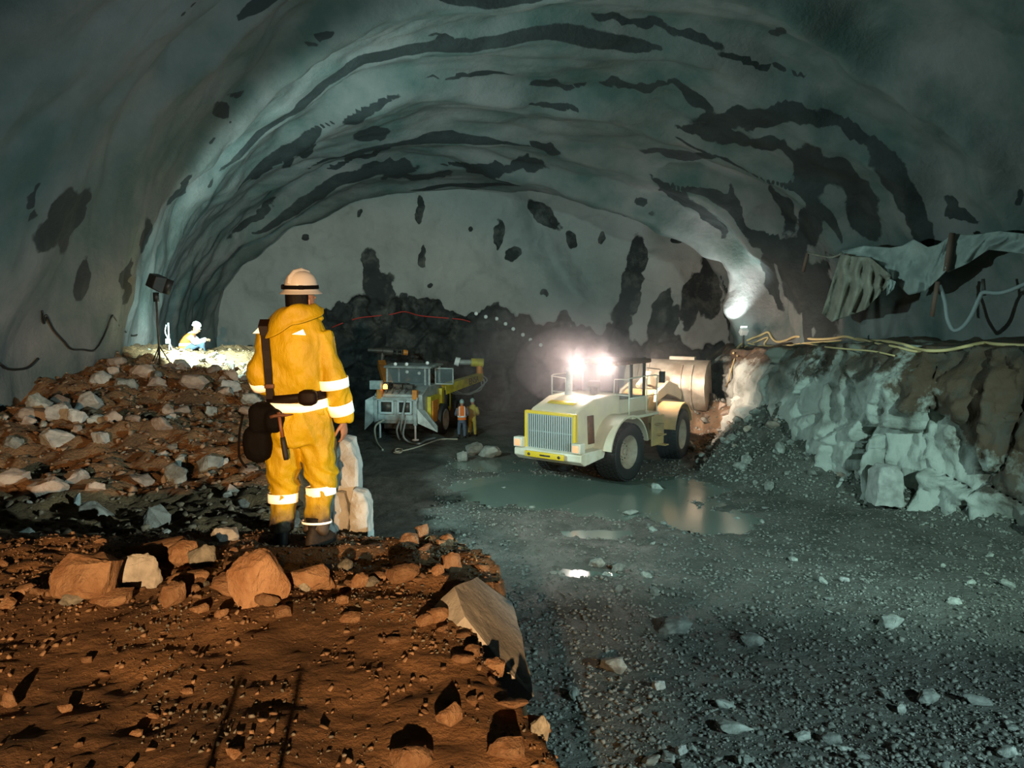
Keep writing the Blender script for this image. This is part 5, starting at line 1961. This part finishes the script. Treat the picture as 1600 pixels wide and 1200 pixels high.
# big rocks on the slope in the middle distance
MID = [
    (52, 664, 62, 30, 'granite', 'long pinkish boulder against the left wall'), (84, 702, 64, 34, 'pale_granite', 'long pale leaning boulder below the pinkish wall boulder'),
    (88, 658, 40, 28, 'pale_granite', 'white angular block in the left cluster of pale boulders'), (132, 640, 62, 26, 'pale_granite', 'large flat white boulder topping the left cluster'),
    (118, 660, 34, 26, 'pale_granite', 'steep white block leaning on the large flat white boulder'), (154, 600, 34, 20, 'pale_granite', 'pale block near the wall on the upper slope'),
    (154, 694, 32, 26, 'pale_granite', 'round grey boulder on the dark lower slope'), (175, 662, 30, 20, 'granite', 'pinkish rounded rock right of the white cluster'),
    (206, 660, 26, 14, 'granite', 'low pinkish rock on the middle slope'), (222, 590, 46, 22, 'granite', 'wide brown boulder high on the slope'),
    (180, 575, 30, 22, 'granite', 'pinkish boulder at the top of the slope by the wall'), (243, 606, 32, 18, 'granite', 'pinkish pointed boulder on the upper slope'),
    (300, 606, 44, 24, 'granite', 'big brown boulder just below the bright crest'), (360, 596, 26, 20, 'granite', 'brown round boulder below the bright crest near the person in yellow'),
    (360, 612, 34, 18, 'pale_granite', 'pale blue pointed rock near the right end of the crest'), (258, 648, 24, 14, 'granite', 'small white rock on the reddish slope'),
    (250, 672, 40, 20, 'granite', 'broad pale block with small stones around it on the reddish slope'), (268, 706, 22, 16, 'grey_stone', 'dark cube shaped rock on the lower slope'),
    (348, 728, 18, 16, 'pale_granite', 'round grey stone in the hollow by the bag'), (386, 630, 22, 18, 'granite', 'pinkish stone beside the sleeve of the person in yellow'),
    (18, 700, 30, 20, 'grey_stone', 'grey boulder at the left border below the wall'), (120, 790, 14, 20, 'pale_granite', 'thin pale shard standing in the dark hollow'),
]
for k, (px, py, wp, hp, m, lab) in enumerate(MID):
    g = ground(px, py, mound_h, 5, 30)
    s_ = g.y / FPX
    w_, h_ = wp * s_, hp * s_ * 1.25
    rock('rubble_rock', m, (g.x, g.y + w_ * 0.2, g.z + h_ * 0.30), (w_ * 1.1, w_ * 0.8, h_ * 1.5), lab, rot=(RG.uniform(-0.3, 0.3), RG.uniform(-0.25, 0.25), RG.uniform(-0.4, 0.4)), var=k * 5)

# rubble, stones and talus one by one; the finest as gravel
n = 0
while n < 170:
    y = RG.uniform(7.5, 24)
    x = RG.uniform(float(wall_l(y)) + 0.7, float(edge_x(y)) - 0.1)
    if abs(x + 1.42) < 1.0 and y < 7.5 or (abs(x + 9.0) < 1.3 and abs(y - 23.6) < 1.6):
        continue
    s_ = 0.09 + 0.42 * RG.random() ** 2.6
    z = mh(x, y)
    rock('rubble_rock', 'granite' if RG.random() < 0.72 else 'grey_stone', (x, y, z + s_ * 0.16), (s_ * RG.uniform(0.9, 1.4), s_, s_ * RG.uniform(0.8, 1.1)),
         'loose broken rock among the rubble on the slope of the mound', 'rock', 'loose rocks on the slope of the mound')
    n += 1
n = 0
while n < 70:
    y = RG.uniform(2.4, 6.3)
    x = RG.uniform(-3.2, float(edge_x(y)) - 0.03)
    if (x + 1.42) ** 2 + (y - 5.6) ** 2 < 0.2:
        continue
    if y < 4.0 and x < -0.5 and RG.random() < 0.7:
        continue
    s_ = 0.025 + 0.06 * RG.random() ** 2
    rock('pebble', 'brown_granite', (x, y, mh(x, y) + s_ * 0.15), (s_ * RG.uniform(0.9, 1.5), s_, s_ * 0.9), 'small loose pebble on the orange lit dirt of the mound', 'pebble', 'pebbles on the foreground mound')
    n += 1
fh = lambda x, y: float(floor_h(x, y))
n = 0
while n < 190:
    y = 9.5 + 22 * RG.random() ** 1.7
    x = RG.uniform(-1.5 if y > 14 else 0.8, min(13, 0.66 * y))
    if 1.2 < x < 7.4 and 25.8 < y < 38:
        continue
    if float(bench_side(np.array(x), np.array(y))) < 0.4:
        continue
    s_ = 0.06 + 0.24 * RG.random() ** 3
    rock('floor_stone', 'grey_stone', (x, y, fh(x, y) + s_ * 0.14), (s_ * RG.uniform(0.9, 1.5), s_, s_ * RG.uniform(0.7, 1.0)),
         'loose grey stone lying on the wet tunnel floor', 'stone', 'loose stones on the tunnel floor')
    n += 1
FLOORS = [(1058, 992, 60, 28, 'grey pointed stone, largest on the near floor'), (1176, 1012, 44, 24, 'rounded brown stone right of the largest floor stone'), (1065, 1182, 22, 24, 'bright white stone near the bottom of the floor'),
          (1150, 1148, 60, 24, 'flat grey rock with bright side on the near floor'), (1030, 1080, 24, 22, 'pale stone with brown shadow side left on the near floor'), (1255, 1160, 34, 18, 'brown block on the near floor'),
          (1320, 910, 18, 10, 'pale oval stone on the open floor'), (1400, 985, 54, 22, 'low rounded lump of rock at the right of the floor'), (960, 1052, 50, 24, 'brown lump on the dark gravel beside the mound'),
          (1530, 1105, 48, 20, 'grey stone at the far right of the near floor'), (1455, 1100, 40, 22, 'brown edged stone at the right of the near floor'), (1300, 1165, 40, 20, 'wedge stone right of the brown block'),
          (782, 770, 22, 10, 'pale pointed stone standing in the puddle'), (1028, 770, 22, 20, 'grey stone island in the puddle by the wheel'), (722, 722, 18, 20, 'dark boulder nearest the puddle in front of the rig'),
          (740, 712, 34, 26, 'large dark boulder on the floor between rig and loader'), (765, 716, 40, 22, 'long dark boulder leaning on the floor between rig and loader'), (968, 895, 30, 14, 'stone behind the bright wet patch'),
          (933, 888, 26, 16, 'round stone left of the bright wet patch'), (985, 806, 30, 10, 'low stone on the near shore of the puddle')]
for k, (px, py, wp, hp, lab) in enumerate(FLOORS):
    g = ground(px, py, floor_h, 8, 45)
    s_ = g.y / FPX
    w_, h_ = wp * s_, hp * s_ * 1.1
    rock('floor_stone', 'pale_granite' if ('white' in lab or 'pale' in lab) else 'grey_stone', (g.x, g.y + w_ * 0.2, g.z + h_ * 0.34), (w_ * 1.1, w_ * 0.8, h_ * 1.5), lab, 'stone',
         rot=(RG.uniform(-0.2, 0.2), RG.uniform(-0.2, 0.2), RG.uniform(-0.5, 0.5)), var=k * 3)
n = 0
while n < 150:
    y = RG.uniform(19, 36)
    xb = float(np.interp(y, B_BASE[:, 1], B_BASE[:, 0]))
    x = xb - 3.2 * RG.random() ** 1.3
    if fh(x, y) < 0.16:
        continue
    s_ = 0.13 + 0.42 * RG.random() ** 2.2
    rock('talus_rock', 'grey_stone' if RG.random() < 0.75 else 'granite', (x, y, fh(x, y) + s_ * 0.15), (s_ * RG.uniform(0.9, 1.4), s_, s_ * RG.uniform(0.8, 1.1)),
         'broken greenish grey rock in the scree at the foot of the rock bench', 'rock', 'scree rocks at the foot of the bench')
    n += 1
CLIFF = [(1385, 782, 50, 58, 'pale_granite', 'white rectangular block standing out at the foot of the bench'), (1340, 640, 0, 0, '', '')]
for (px, py, wp, hp, m, lab) in CLIFF[:1]:
    g = hit(px, py, ['rock_bench', 'floor'], 0.1)
    s_ = g.y / FPX
    block('boulder', m, px - wp / 2.6, px + wp / 2.6, py - hp, py, g.y - 0.15, 0.35, lab, 15)


def gravel(name, m, pts, sizes, label, cat, seed):
    """Fine stones nobody could count: one mesh."""
    rg = np.random.default_rng(seed)
    bases = []
    for k in range(6):
        bm = bmesh.new()
        q = rg.normal(size=(9, 3))
        q = q / np.linalg.norm(q, axis=1)[:, None] * 0.5
        vs = [bm.verts.new(p) for p in q]
        bmesh.ops.convex_hull(bm, input=vs)
        bm.verts.index_update()
        bmesh.ops.triangulate(bm, faces=bm.faces)
        bmesh.ops.recalc_face_normals(bm, faces=bm.faces)
        bases.append((np.array([v.co[:] for v in bm.verts]), np.array([[v.index for v in f.verts] for f in bm.faces])))
        bm.free()
    cos, fs, off = [], [], 0
    for p, s_ in zip(pts, sizes):
        c, f_ = bases[rg.integers(6)]
        a = rg.uniform(0, 6.28)
        ca, sa = math.cos(a), math.sin(a)
        e = c * np.array([s_ * rg.uniform(0.8, 1.5), s_, s_ * rg.uniform(0.5, 0.95)])
        e = np.stack([e[:, 0] * ca - e[:, 1] * sa, e[:, 0] * sa + e[:, 1] * ca, e[:, 2]], 1)
        cos.append(e + p)
        fs.append(f_ + off)
        off += len(c)
    o = np_mesh(name, np.concatenate(cos), np.concatenate(fs), m, smooth=False)
    return tag(o, label, cat, kind='stuff')


rng = np.random.default_rng(4)
x = rng.uniform(-3.6, 0.5, 12000)
y = 2.2 + 4.7 * rng.random(12000) ** 0.8
clump = fbm(x * 1.1, y * 1.6, 0, 3, 55)
ok = (x < edge_x(y)) & ((clump > 0.0) | (y > 4.2) | (rng.random(12000) < 0.25))
x, y = x[ok], y[ok]
s_ = 0.006 + 0.034 * rng.random(len(x)) ** 3.5
gravel('mound_gravel', 'brown_gravel', np.stack([x, y, mound_h(x, y) + s_ * 0.15], 1), s_, 'fine brown gravel strewn over the orange lit foreground dirt', 'gravel', 1)
n = 5200
x = rng.uniform(-1.9, 0.5, n)
y = 2.4 + 4.0 * rng.random(n) ** 0.9
ok = (x < edge_x(y)) & (fbm(x * 1.7 + y * 0.8, y * 2.4, 0, 3, 77) + 0.35 * (x + 0.8) > 0.05)
x, y = x[ok], y[ok]
s_ = 0.007 + 0.022 * rng.random(len(x)) ** 2.5
gravel('dark_gravel', 'gravel', np.stack([x, y, mound_h(x, y) + s_ * 0.15], 1), s_, 'dark grey gravel in patches on the foreground mound', 'gravel', 9)
for k in range(64):
    t = RG.random()
    y = 4.15 + 0.55 * RG.random() + 0.35 * t
    x = -2.75 + 2.4 * t
    s_ = 0.03 + 0.09 * RG.random() ** 2
    rock('rock_fragment', 'brown_granite' if RG.random() < 0.8 else 'grey_stone', (x, y, mh(x, y) + s_ * 0.2), (s_ * RG.uniform(0.9, 1.5), s_, s_ * 0.9), 'small broken fragment between the boulders of the lip row', 'rock', 'fragments in the lip row')
x = rng.uniform(-9.8, 0, 7000)
y = 6.8 + 18 * rng.random(7000)
ok = x < edge_x(y)
x, y = x[ok], y[ok]
s_ = 0.03 + 0.11 * rng.random(len(x)) ** 2.2
gravel('slope_gravel', 'brown_gravel', np.stack([x, y, mound_h(x, y) + s_ * 0.15], 1), s_, 'reddish brown fine rubble covering the slope behind the person in yellow', 'gravel', 2)
y = 8.5 + 24 * rng.random(26000) ** 2.1
x = -2.5 + (0.68 * y + 2.5) * rng.random(26000)
ok = (bench_side(x, y) > 0.2) & (x > edge_x(np.minimum(y, 33)) + 1.0)
x, y = x[ok], y[ok]
s_ = 0.022 + 0.085 * rng.random(len(x)) ** 3 + 0.001 * y
gravel('floor_gravel', 'gravel', np.stack([x, y, floor_h(x, y) + s_ * 0.12], 1), s_, 'fine dark gravel spread over the tunnel floor', 'gravel', 3)
y = rng.uniform(18, 37, 6000)
xb = np.interp(y, B_BASE[:, 1], B_BASE[:, 0])
x = xb - 3.4 * rng.random(6000)
z = floor_h(x, y)
ok = z > 0.14
x, y, z = x[ok], y[ok], z[ok]
s_ = 0.04 + 0.12 * rng.random(len(x)) ** 2.2
gravel('scree_gravel', 'scree', np.stack([x, y, z + s_ * 0.12], 1), s_, 'greenish fine scree sloping down from the rock bench', 'gravel', 5)

# ------------------------------------------------------------------ the lamps' bodies
st = empty('floodlight', V((FLOOD_HEAD.x + 0.03, FLOOD_HEAD.y, mh(FLOOD_HEAD.x, FLOOD_HEAD.y))))
tag(st, 'black floodlight on a slim stand beside the left wall', 'floodlight')
hd_ = FLOOD_HEAD - st.location
rotq = FLOOD_DIR.to_track_quat('Y', 'Z').to_matrix().to_4x4()
Mf = Matrix.Translation(hd_) @ rotq @ Matrix.Rotation(0.25, 4, 'Y')
bm = bmesh.new()
vs = box(bm, (0, 0, 0), (0.46, 0.26, 0.40))
for v in vs:
    if v.co.y < 0:
        v.co.x *= 0.75
        v.co.z *= 0.75
bmesh.ops.transform(bm, matrix=Mf, verts=bm.verts)
bevel(link('lamp_housing', bm, 'cable_black', st, angle=30), 0.02)
bm = bmesh.new()
box(bm, (0, 0.135, 0), (0.40, 0.012, 0.34))
bmesh.ops.transform(bm, matrix=Mf, verts=bm.verts)
link('lamp_glass', bm, 'flood_glow', st)
for sx in (-1, 1):
    bm = bmesh.new()
    box(bm, (sx * 0.245, 0.20, 0), (0.012, 0.16, 0.36), Euler((0, 0, -sx * 0.35)))
    bmesh.ops.transform(bm, matrix=Mf, verts=bm.verts)
    link('visor', bm, 'cable_black', st)
bm = bmesh.new()
tube(bm, [hd_ + V((0, 0, -0.24)), hd_ + V((0.0, 0, -0.46))], 0.07, 10)
link('lamp_bracket', bm, 'cable_black', st)
bm = bmesh.new()
tube(bm, [hd_ + V((0, 0, -0.3)), (0, 0, 0.0)], 0.025, 10)
link('pole', bm, 'dark_steel', st)
for k in range(3):
    a = 0.5 + 2.1 * k
    bm = bmesh.new()
    tube(bm, [(0, 0, 0.45), (0.30 * math.cos(a), 0.30 * math.sin(a), mh(st.location.x + 0.3 * math.cos(a), st.location.y + 0.3 * math.sin(a)) - st.location.z + 0.01)], 0.015, 8)
    link('leg', bm, 'dark_steel', st)
rl = empty('floodlight', RIB_LAMP - V((0, 0, 0.0)))
bz = hit(1163, 535, ['rock_bench', 'wall_right'], 0)
rl.location.z = min(RIB_LAMP.z - 0.35, bench_top(RIB_LAMP.x, RIB_LAMP.y))
tag(rl, 'small white floodlight at the foot of the brightly lit rock rib', 'floodlight')
top_ = RIB_LAMP.z - rl.location.z
bm = bmesh.new()
box(bm, (0, 0, top_), (0.34, 0.26, 0.30), Euler((0.7, 0, 0.2)))
bevel(link('lamp_housing', bm, 'white_plastic', rl, angle=30), 0.03)
bm = bmesh.new()
box(bm, (0, 0.10, top_ + 0.13), (0.28, 0.02, 0.24), Euler((0.7, 0, 0.2)))
link('lamp_glass', bm, 'flood_glow', rl)
bm = bmesh.new()
tube(bm, [(0, 0, top_), (0, 0, 0.0)], 0.04, 8)
link('pole', bm, 'dark_steel', rl)

# ------------------------------------------------------------------ things on the walls


def wall_y(px, off):
    """Distance at which a pixel column's sight line comes within `off` of the right wall."""
    ys = np.arange(14, 46, 0.05)
    xs = (px - 800) / FPX * ys * 1.004
    k = np.nonzero(xs > wall_r(ys) - off)[0]
    return float(ys[k[0]]) if len(k) else 45.0


def sheet(name, top, bot, off, m, label, folds=0.10, nf=9, seed=0, n=90, mrows=26):
    tp, bt = np.array(top, float), np.array(bot, float)

    def walk(P, t):
        d = np.concatenate([[0], np.cumsum(np.hypot(*np.diff(P, axis=0).T))])
        return np.interp(t * d[-1], d, P[:, 0]), np.interp(t * d[-1], d, P[:, 1])
    X, Y, Z = np.zeros((mrows, n)), np.zeros((mrows, n)), np.zeros((mrows, n))
    for j in range(n):
        t = j / (n - 1)
        ax, ay = walk(tp, t)
        bx_, by_ = walk(bt, t)
        for i in range(mrows):
            f_ = i / (mrows - 1)
            px, py = ax + (bx_ - ax) * f_, ay + (by_ - ay) * f_
            yy = wall_y(px, off)
            wob = folds * (0.25 + 0.75 * f_) * math.sin(nf * math.pi * 2 * t + 1.7 * math.sin(4 * f_ + seed)) + 0.35 * folds * math.sin(23 * t + 9 * f_ + seed) + 0.5 * folds * math.sin(5 * t - 6 * f_)
            p = at(px, py, yy - 0.25 + wob)
            X[i, j], Y[i, j], Z[i, j] = p
    o = grid_mesh(name, X, Y, Z, m)
    o.modifiers.new('thick', 'SOLIDIFY').thickness = 0.012
    return tag(o, label, 'tarpaulin')


sheet('tarpaulin', [(1316, 392), (1350, 384), (1392, 387), (1410, 384), (1428, 374), (1450, 386), (1466, 382), (1486, 368)], [(1318, 410), (1350, 415), (1385, 425), (1398, 440), (1420, 461), (1446, 455), (1466, 436), (1478, 424)], 1.5, 'tarp',
      'long grey green tarpaulin strung along the right wall above the bench', 0.14, 3, 1)
sheet('tarpaulin', [(1487, 365), (1520, 367), (1562, 361), (1610, 366)], [(1480, 426), (1512, 412), (1545, 390), (1612, 398)], 1.35, 'tarp', 'grey tarpaulin piece at the right border beyond the rusty post', 0.10, 3, 4, 60)
sheet('tarpaulin', [(1314, 396), (1330, 400), (1360, 402), (1392, 430)], [(1284, 490), (1300, 503), (1352, 484), (1388, 446)], 1.8, 'tarp_brown', 'brown torn tarpaulin hanging down in folds to the bench', 0.22, 5, 2, 80, 34)
sheet('tarpaulin', [(1386, 438), (1392, 436), (1400, 440)], [(1385, 462), (1390, 458), (1396, 452)], 1.9, 'tarp', 'small knotted tarpaulin end below the long tarpaulin', 0.05, 2, 3, 16, 8)


def wall_bar(name, a, b, off, r, m, label, cat):
    bm = bmesh.new()
    tube(bm, [at(a[0], a[1], wall_y(a[0], off) - 0.3), at(b[0], b[1], wall_y(b[0], off) - 0.3)], r, 8)
    return tag(link(name, bm, m), label, cat)


wall_bar('post', (1262, 395), (1255, 424), 1.5, 0.07, 'post_rust', 'short rusty post left of the brown torn tarpaulin', 'post')
wall_bar('post', (1488, 364), (1478, 424), 1.5, 0.09, 'post_rust', 'tall rusty post between the two grey tarpaulins', 'post')
wall_bar('post', (1465, 440), (1456, 494), 1.8, 0.07, 'post_rust', 'leaning rusty post below the tarpaulin near the hose loop', 'post')
wall_bar('post', (1536, 436), (1538, 462), 1.5, 0.05, 'dark_steel', 'dark short peg holding up the grey hose', 'post')


def wall_line(name, pts, off, r, m, label, cat):
    bm = bmesh.new()
    tube(bm, spline([at(px, py, wall_y(px, off) - 0.35) for px, py in pts], 8), r, 8)
    return tag(link(name, bm, m), label, cat)


wall_line('rope', [(1262, 395), (1285, 400), (1300, 402), (1316, 396)], 1.5, 0.035, 'tarp_brown', 'rope tying the brown tarpaulin to the short rusty post', 'rope')
wall_line('hose', [(1468, 446), (1476, 470), (1480, 498), (1490, 516), (1505, 510), (1518, 492), (1530, 466), (1537, 457), (1560, 458), (1580, 453), (1610, 440)], 1.6, 0.06, 'hose_grey', 'grey hose hanging in a deep loop on the right wall', 'hose')

# cables along the bench edge
BENCH_SURF = ['rock_bench', 'wall_right', 'floor']


def surf_line(name, pts, r, m, label, cat, surf, off=0.08, n=5, group=None):
    ps = [hit(px, py, surf, off) for px, py in pts]
    ps = [p for p in ps if p is not None]
    if len(ps) < 2:
        print('NO SURFACE', label)
        return None
    bm = bmesh.new()
    tube(bm, spline(ps, n), r, 8)
    return tag(link(name, bm, m), label, cat, group)


surf_line('cable', [(1146, 552), (1158, 538), (1172, 530), (1188, 524), (1200, 519), (1206, 528), (1214, 534), (1228, 532), (1244, 526), (1270, 530), (1300, 529), (1322, 526), (1345, 532), (1380, 533), (1410, 538), (1430, 544), (1450, 548), (1480, 547), (1510, 541), (1535, 536), (1560, 538), (1605, 540)],
          0.05, 'cord_yellow', 'thick pale cable running the whole length of the bench edge', 'cable', BENCH_SURF)
surf_line('cable', [(1152, 556), (1166, 541), (1182, 534), (1200, 527), (1194, 538), (1204, 541), (1230, 540), (1262, 536), (1310, 533), (1340, 529), (1370, 537), (1400, 542), (1430, 549), (1462, 549)], 0.04, 'cord_yellow',
          'pale cable looping at the rib foot and following the bench edge', 'cable', BENCH_SURF)
surf_line('cable', [(1168, 536), (1192, 541), (1225, 540), (1260, 537), (1290, 542), (1330, 546), (1365, 549), (1398, 556)], 0.028, 'cord_yellow', 'thin pale cable ending halfway along the bench edge', 'cable', BENCH_SURF)
surf_line('cable', [(1148, 560), (1142, 580), (1138, 596), (1134, 604)], 0.03, 'cord_yellow', 'pale cable end hanging down behind the bucket', 'cable', BENCH_SURF)
# cables on the left wall
LW = ['wall_left', 'rubble_mound', 'rubble_mound.001', 'rubble_mound.002', 'ceiling']
surf_line('cable', [(66, 486), (69, 505), (72, 492), (84, 515), (100, 533), (112, 545), (130, 546), (148, 547), (160, 530), (168, 512), (176, 493), (186, 508), (196, 518), (206, 524), (214, 523)], 0.022, 'cable_black',
          'black cable drooping along the left wall toward the floodlight', 'cable', LW)
surf_line('cable', [(0, 568), (12, 576), (30, 577), (46, 573), (60, 560)], 0.025, 'cable_black', 'black cable hanging on the left wall at the photo border', 'cable', LW)
# junction box and hose by the seated person
p = at(262, 523, 23.4)
p.z = mh(p.x, p.y)
jb = empty('junction_box', p)
tag(jb, 'small white junction box on a post between floodlight and seated person', 'junction box')
bm = bmesh.new()
box(bm, (0, 0, 0.34), (0.11, 0.10, 0.14))
bevel(link('box_body', bm, 'white_plastic', jb, angle=30), 0.01)
bm = bmesh.new()
tube(bm, [(0, 0.07, 0), (0, 0.07, 0.85)], 0.02, 8)
link('pole', bm, 'white_plastic', jb)
bm = bmesh.new()
tube(bm, spline([(-0.03, 0, 0.80), (-0.06, -0.02, 0.6), (0.0, 0, 0.42), (0.06, -0.04, 0.30), (0.14, -0.06, 0.12), (0.18, -0.08, 0.02)], 5), 0.014, 8)
link('box_cable', bm, 'white_plastic', jb)

# markers and the red line on the face
MK = [(744, 490, 'topmost at the left end'), (759, 495, 'second from the top'), (776, 498, 'third from the top'), (790, 506, 'fourth from the top'), (802, 514, 'fourth from the bottom'), (817, 523, 'third from the bottom'),
      (829, 531, 'second from the bottom'), (845, 539, 'lowest at the right end')]
for px, py, wh in MK:
    p = hit(px, py, ['wall_back'], 0.10)
    bm = bmesh.new()
    lathe(bm, [(0.05, 0), (0.10, 0.02), (0.11, 0.12), (0.08, 0.16), (0.0, 0.17)], 14, Matrix.Rotation(math.pi / 2, 4, 'X'))
    o = link('drill_hole_plug', bm, 'white_plastic')
    o.location = p + V((0, 0.08, 0))
    tag(o, 'white round plug in the rock face, %s of the descending row' % wh, 'plug', 'white plugs in the rock face')
surf_line('paint_line', [(518, 512), (535, 505), (560, 497), (585, 494), (612, 491), (632, 487), (655, 493), (685, 496), (720, 499), (735, 503)], 0.035, 'red_paint', 'faint red survey line painted across the dark rock face', 'paint line', ['wall_back'], 0.03)
# thin cord in the foreground
MS = ['rubble_mound']
surf_line('cord', [(664, 842), (672, 838), (676, 846), (682, 850), (696, 849), (712, 853), (728, 858), (740, 866), (745, 876)], 0.004, 'cord_yellow', 'thin yellow cord curling over the far corner of the foreground mound', 'cord', MS, 0.02)

# dust hanging in the lamp light around the loader
bm = bmesh.new()
bmesh.ops.create_icosphere(bm, subdivisions=3, radius=1)
m = bpy.data.materials.new('dust')
m.use_nodes = True
nt = m.node_tree
nt.nodes.clear()
vo = nt.nodes.new('ShaderNodeVolumeScatter')
vo.inputs['Color'].default_value = (1.0, 0.90, 0.90, 1)
vo.inputs['Density'].default_value = 0.03
vo.inputs['Anisotropy'].default_value = 0.55
nt.links.new(vo.outputs[0], nt.nodes.new('ShaderNodeOutputMaterial').inputs['Volume'])
MATS['dust'] = m
bm2 = bm.copy()
o = link('dust_haze', bm, 'dust')
o.location = loader_pt(0, -2.0, 3.8)
o.scale = (5.2, 5.6, 3.4)
tag(o, 'wide pinkish dust haze around the cab of the wheel loader', 'haze', kind='stuff')
m2 = m.copy()
m2.node_tree.nodes['Volume Scatter'].inputs['Density'].default_value = 0.07
MATS['dense_dust'] = m2
o = link('dust_haze', bm2, 'dense_dust')
o.location = loader_pt(0, -2.6, 3.95)
o.scale = (2.5, 2.2, 1.5)
tag(o, 'bright thick dust glowing right at the rear lights of the wheel loader', 'haze', kind='stuff')
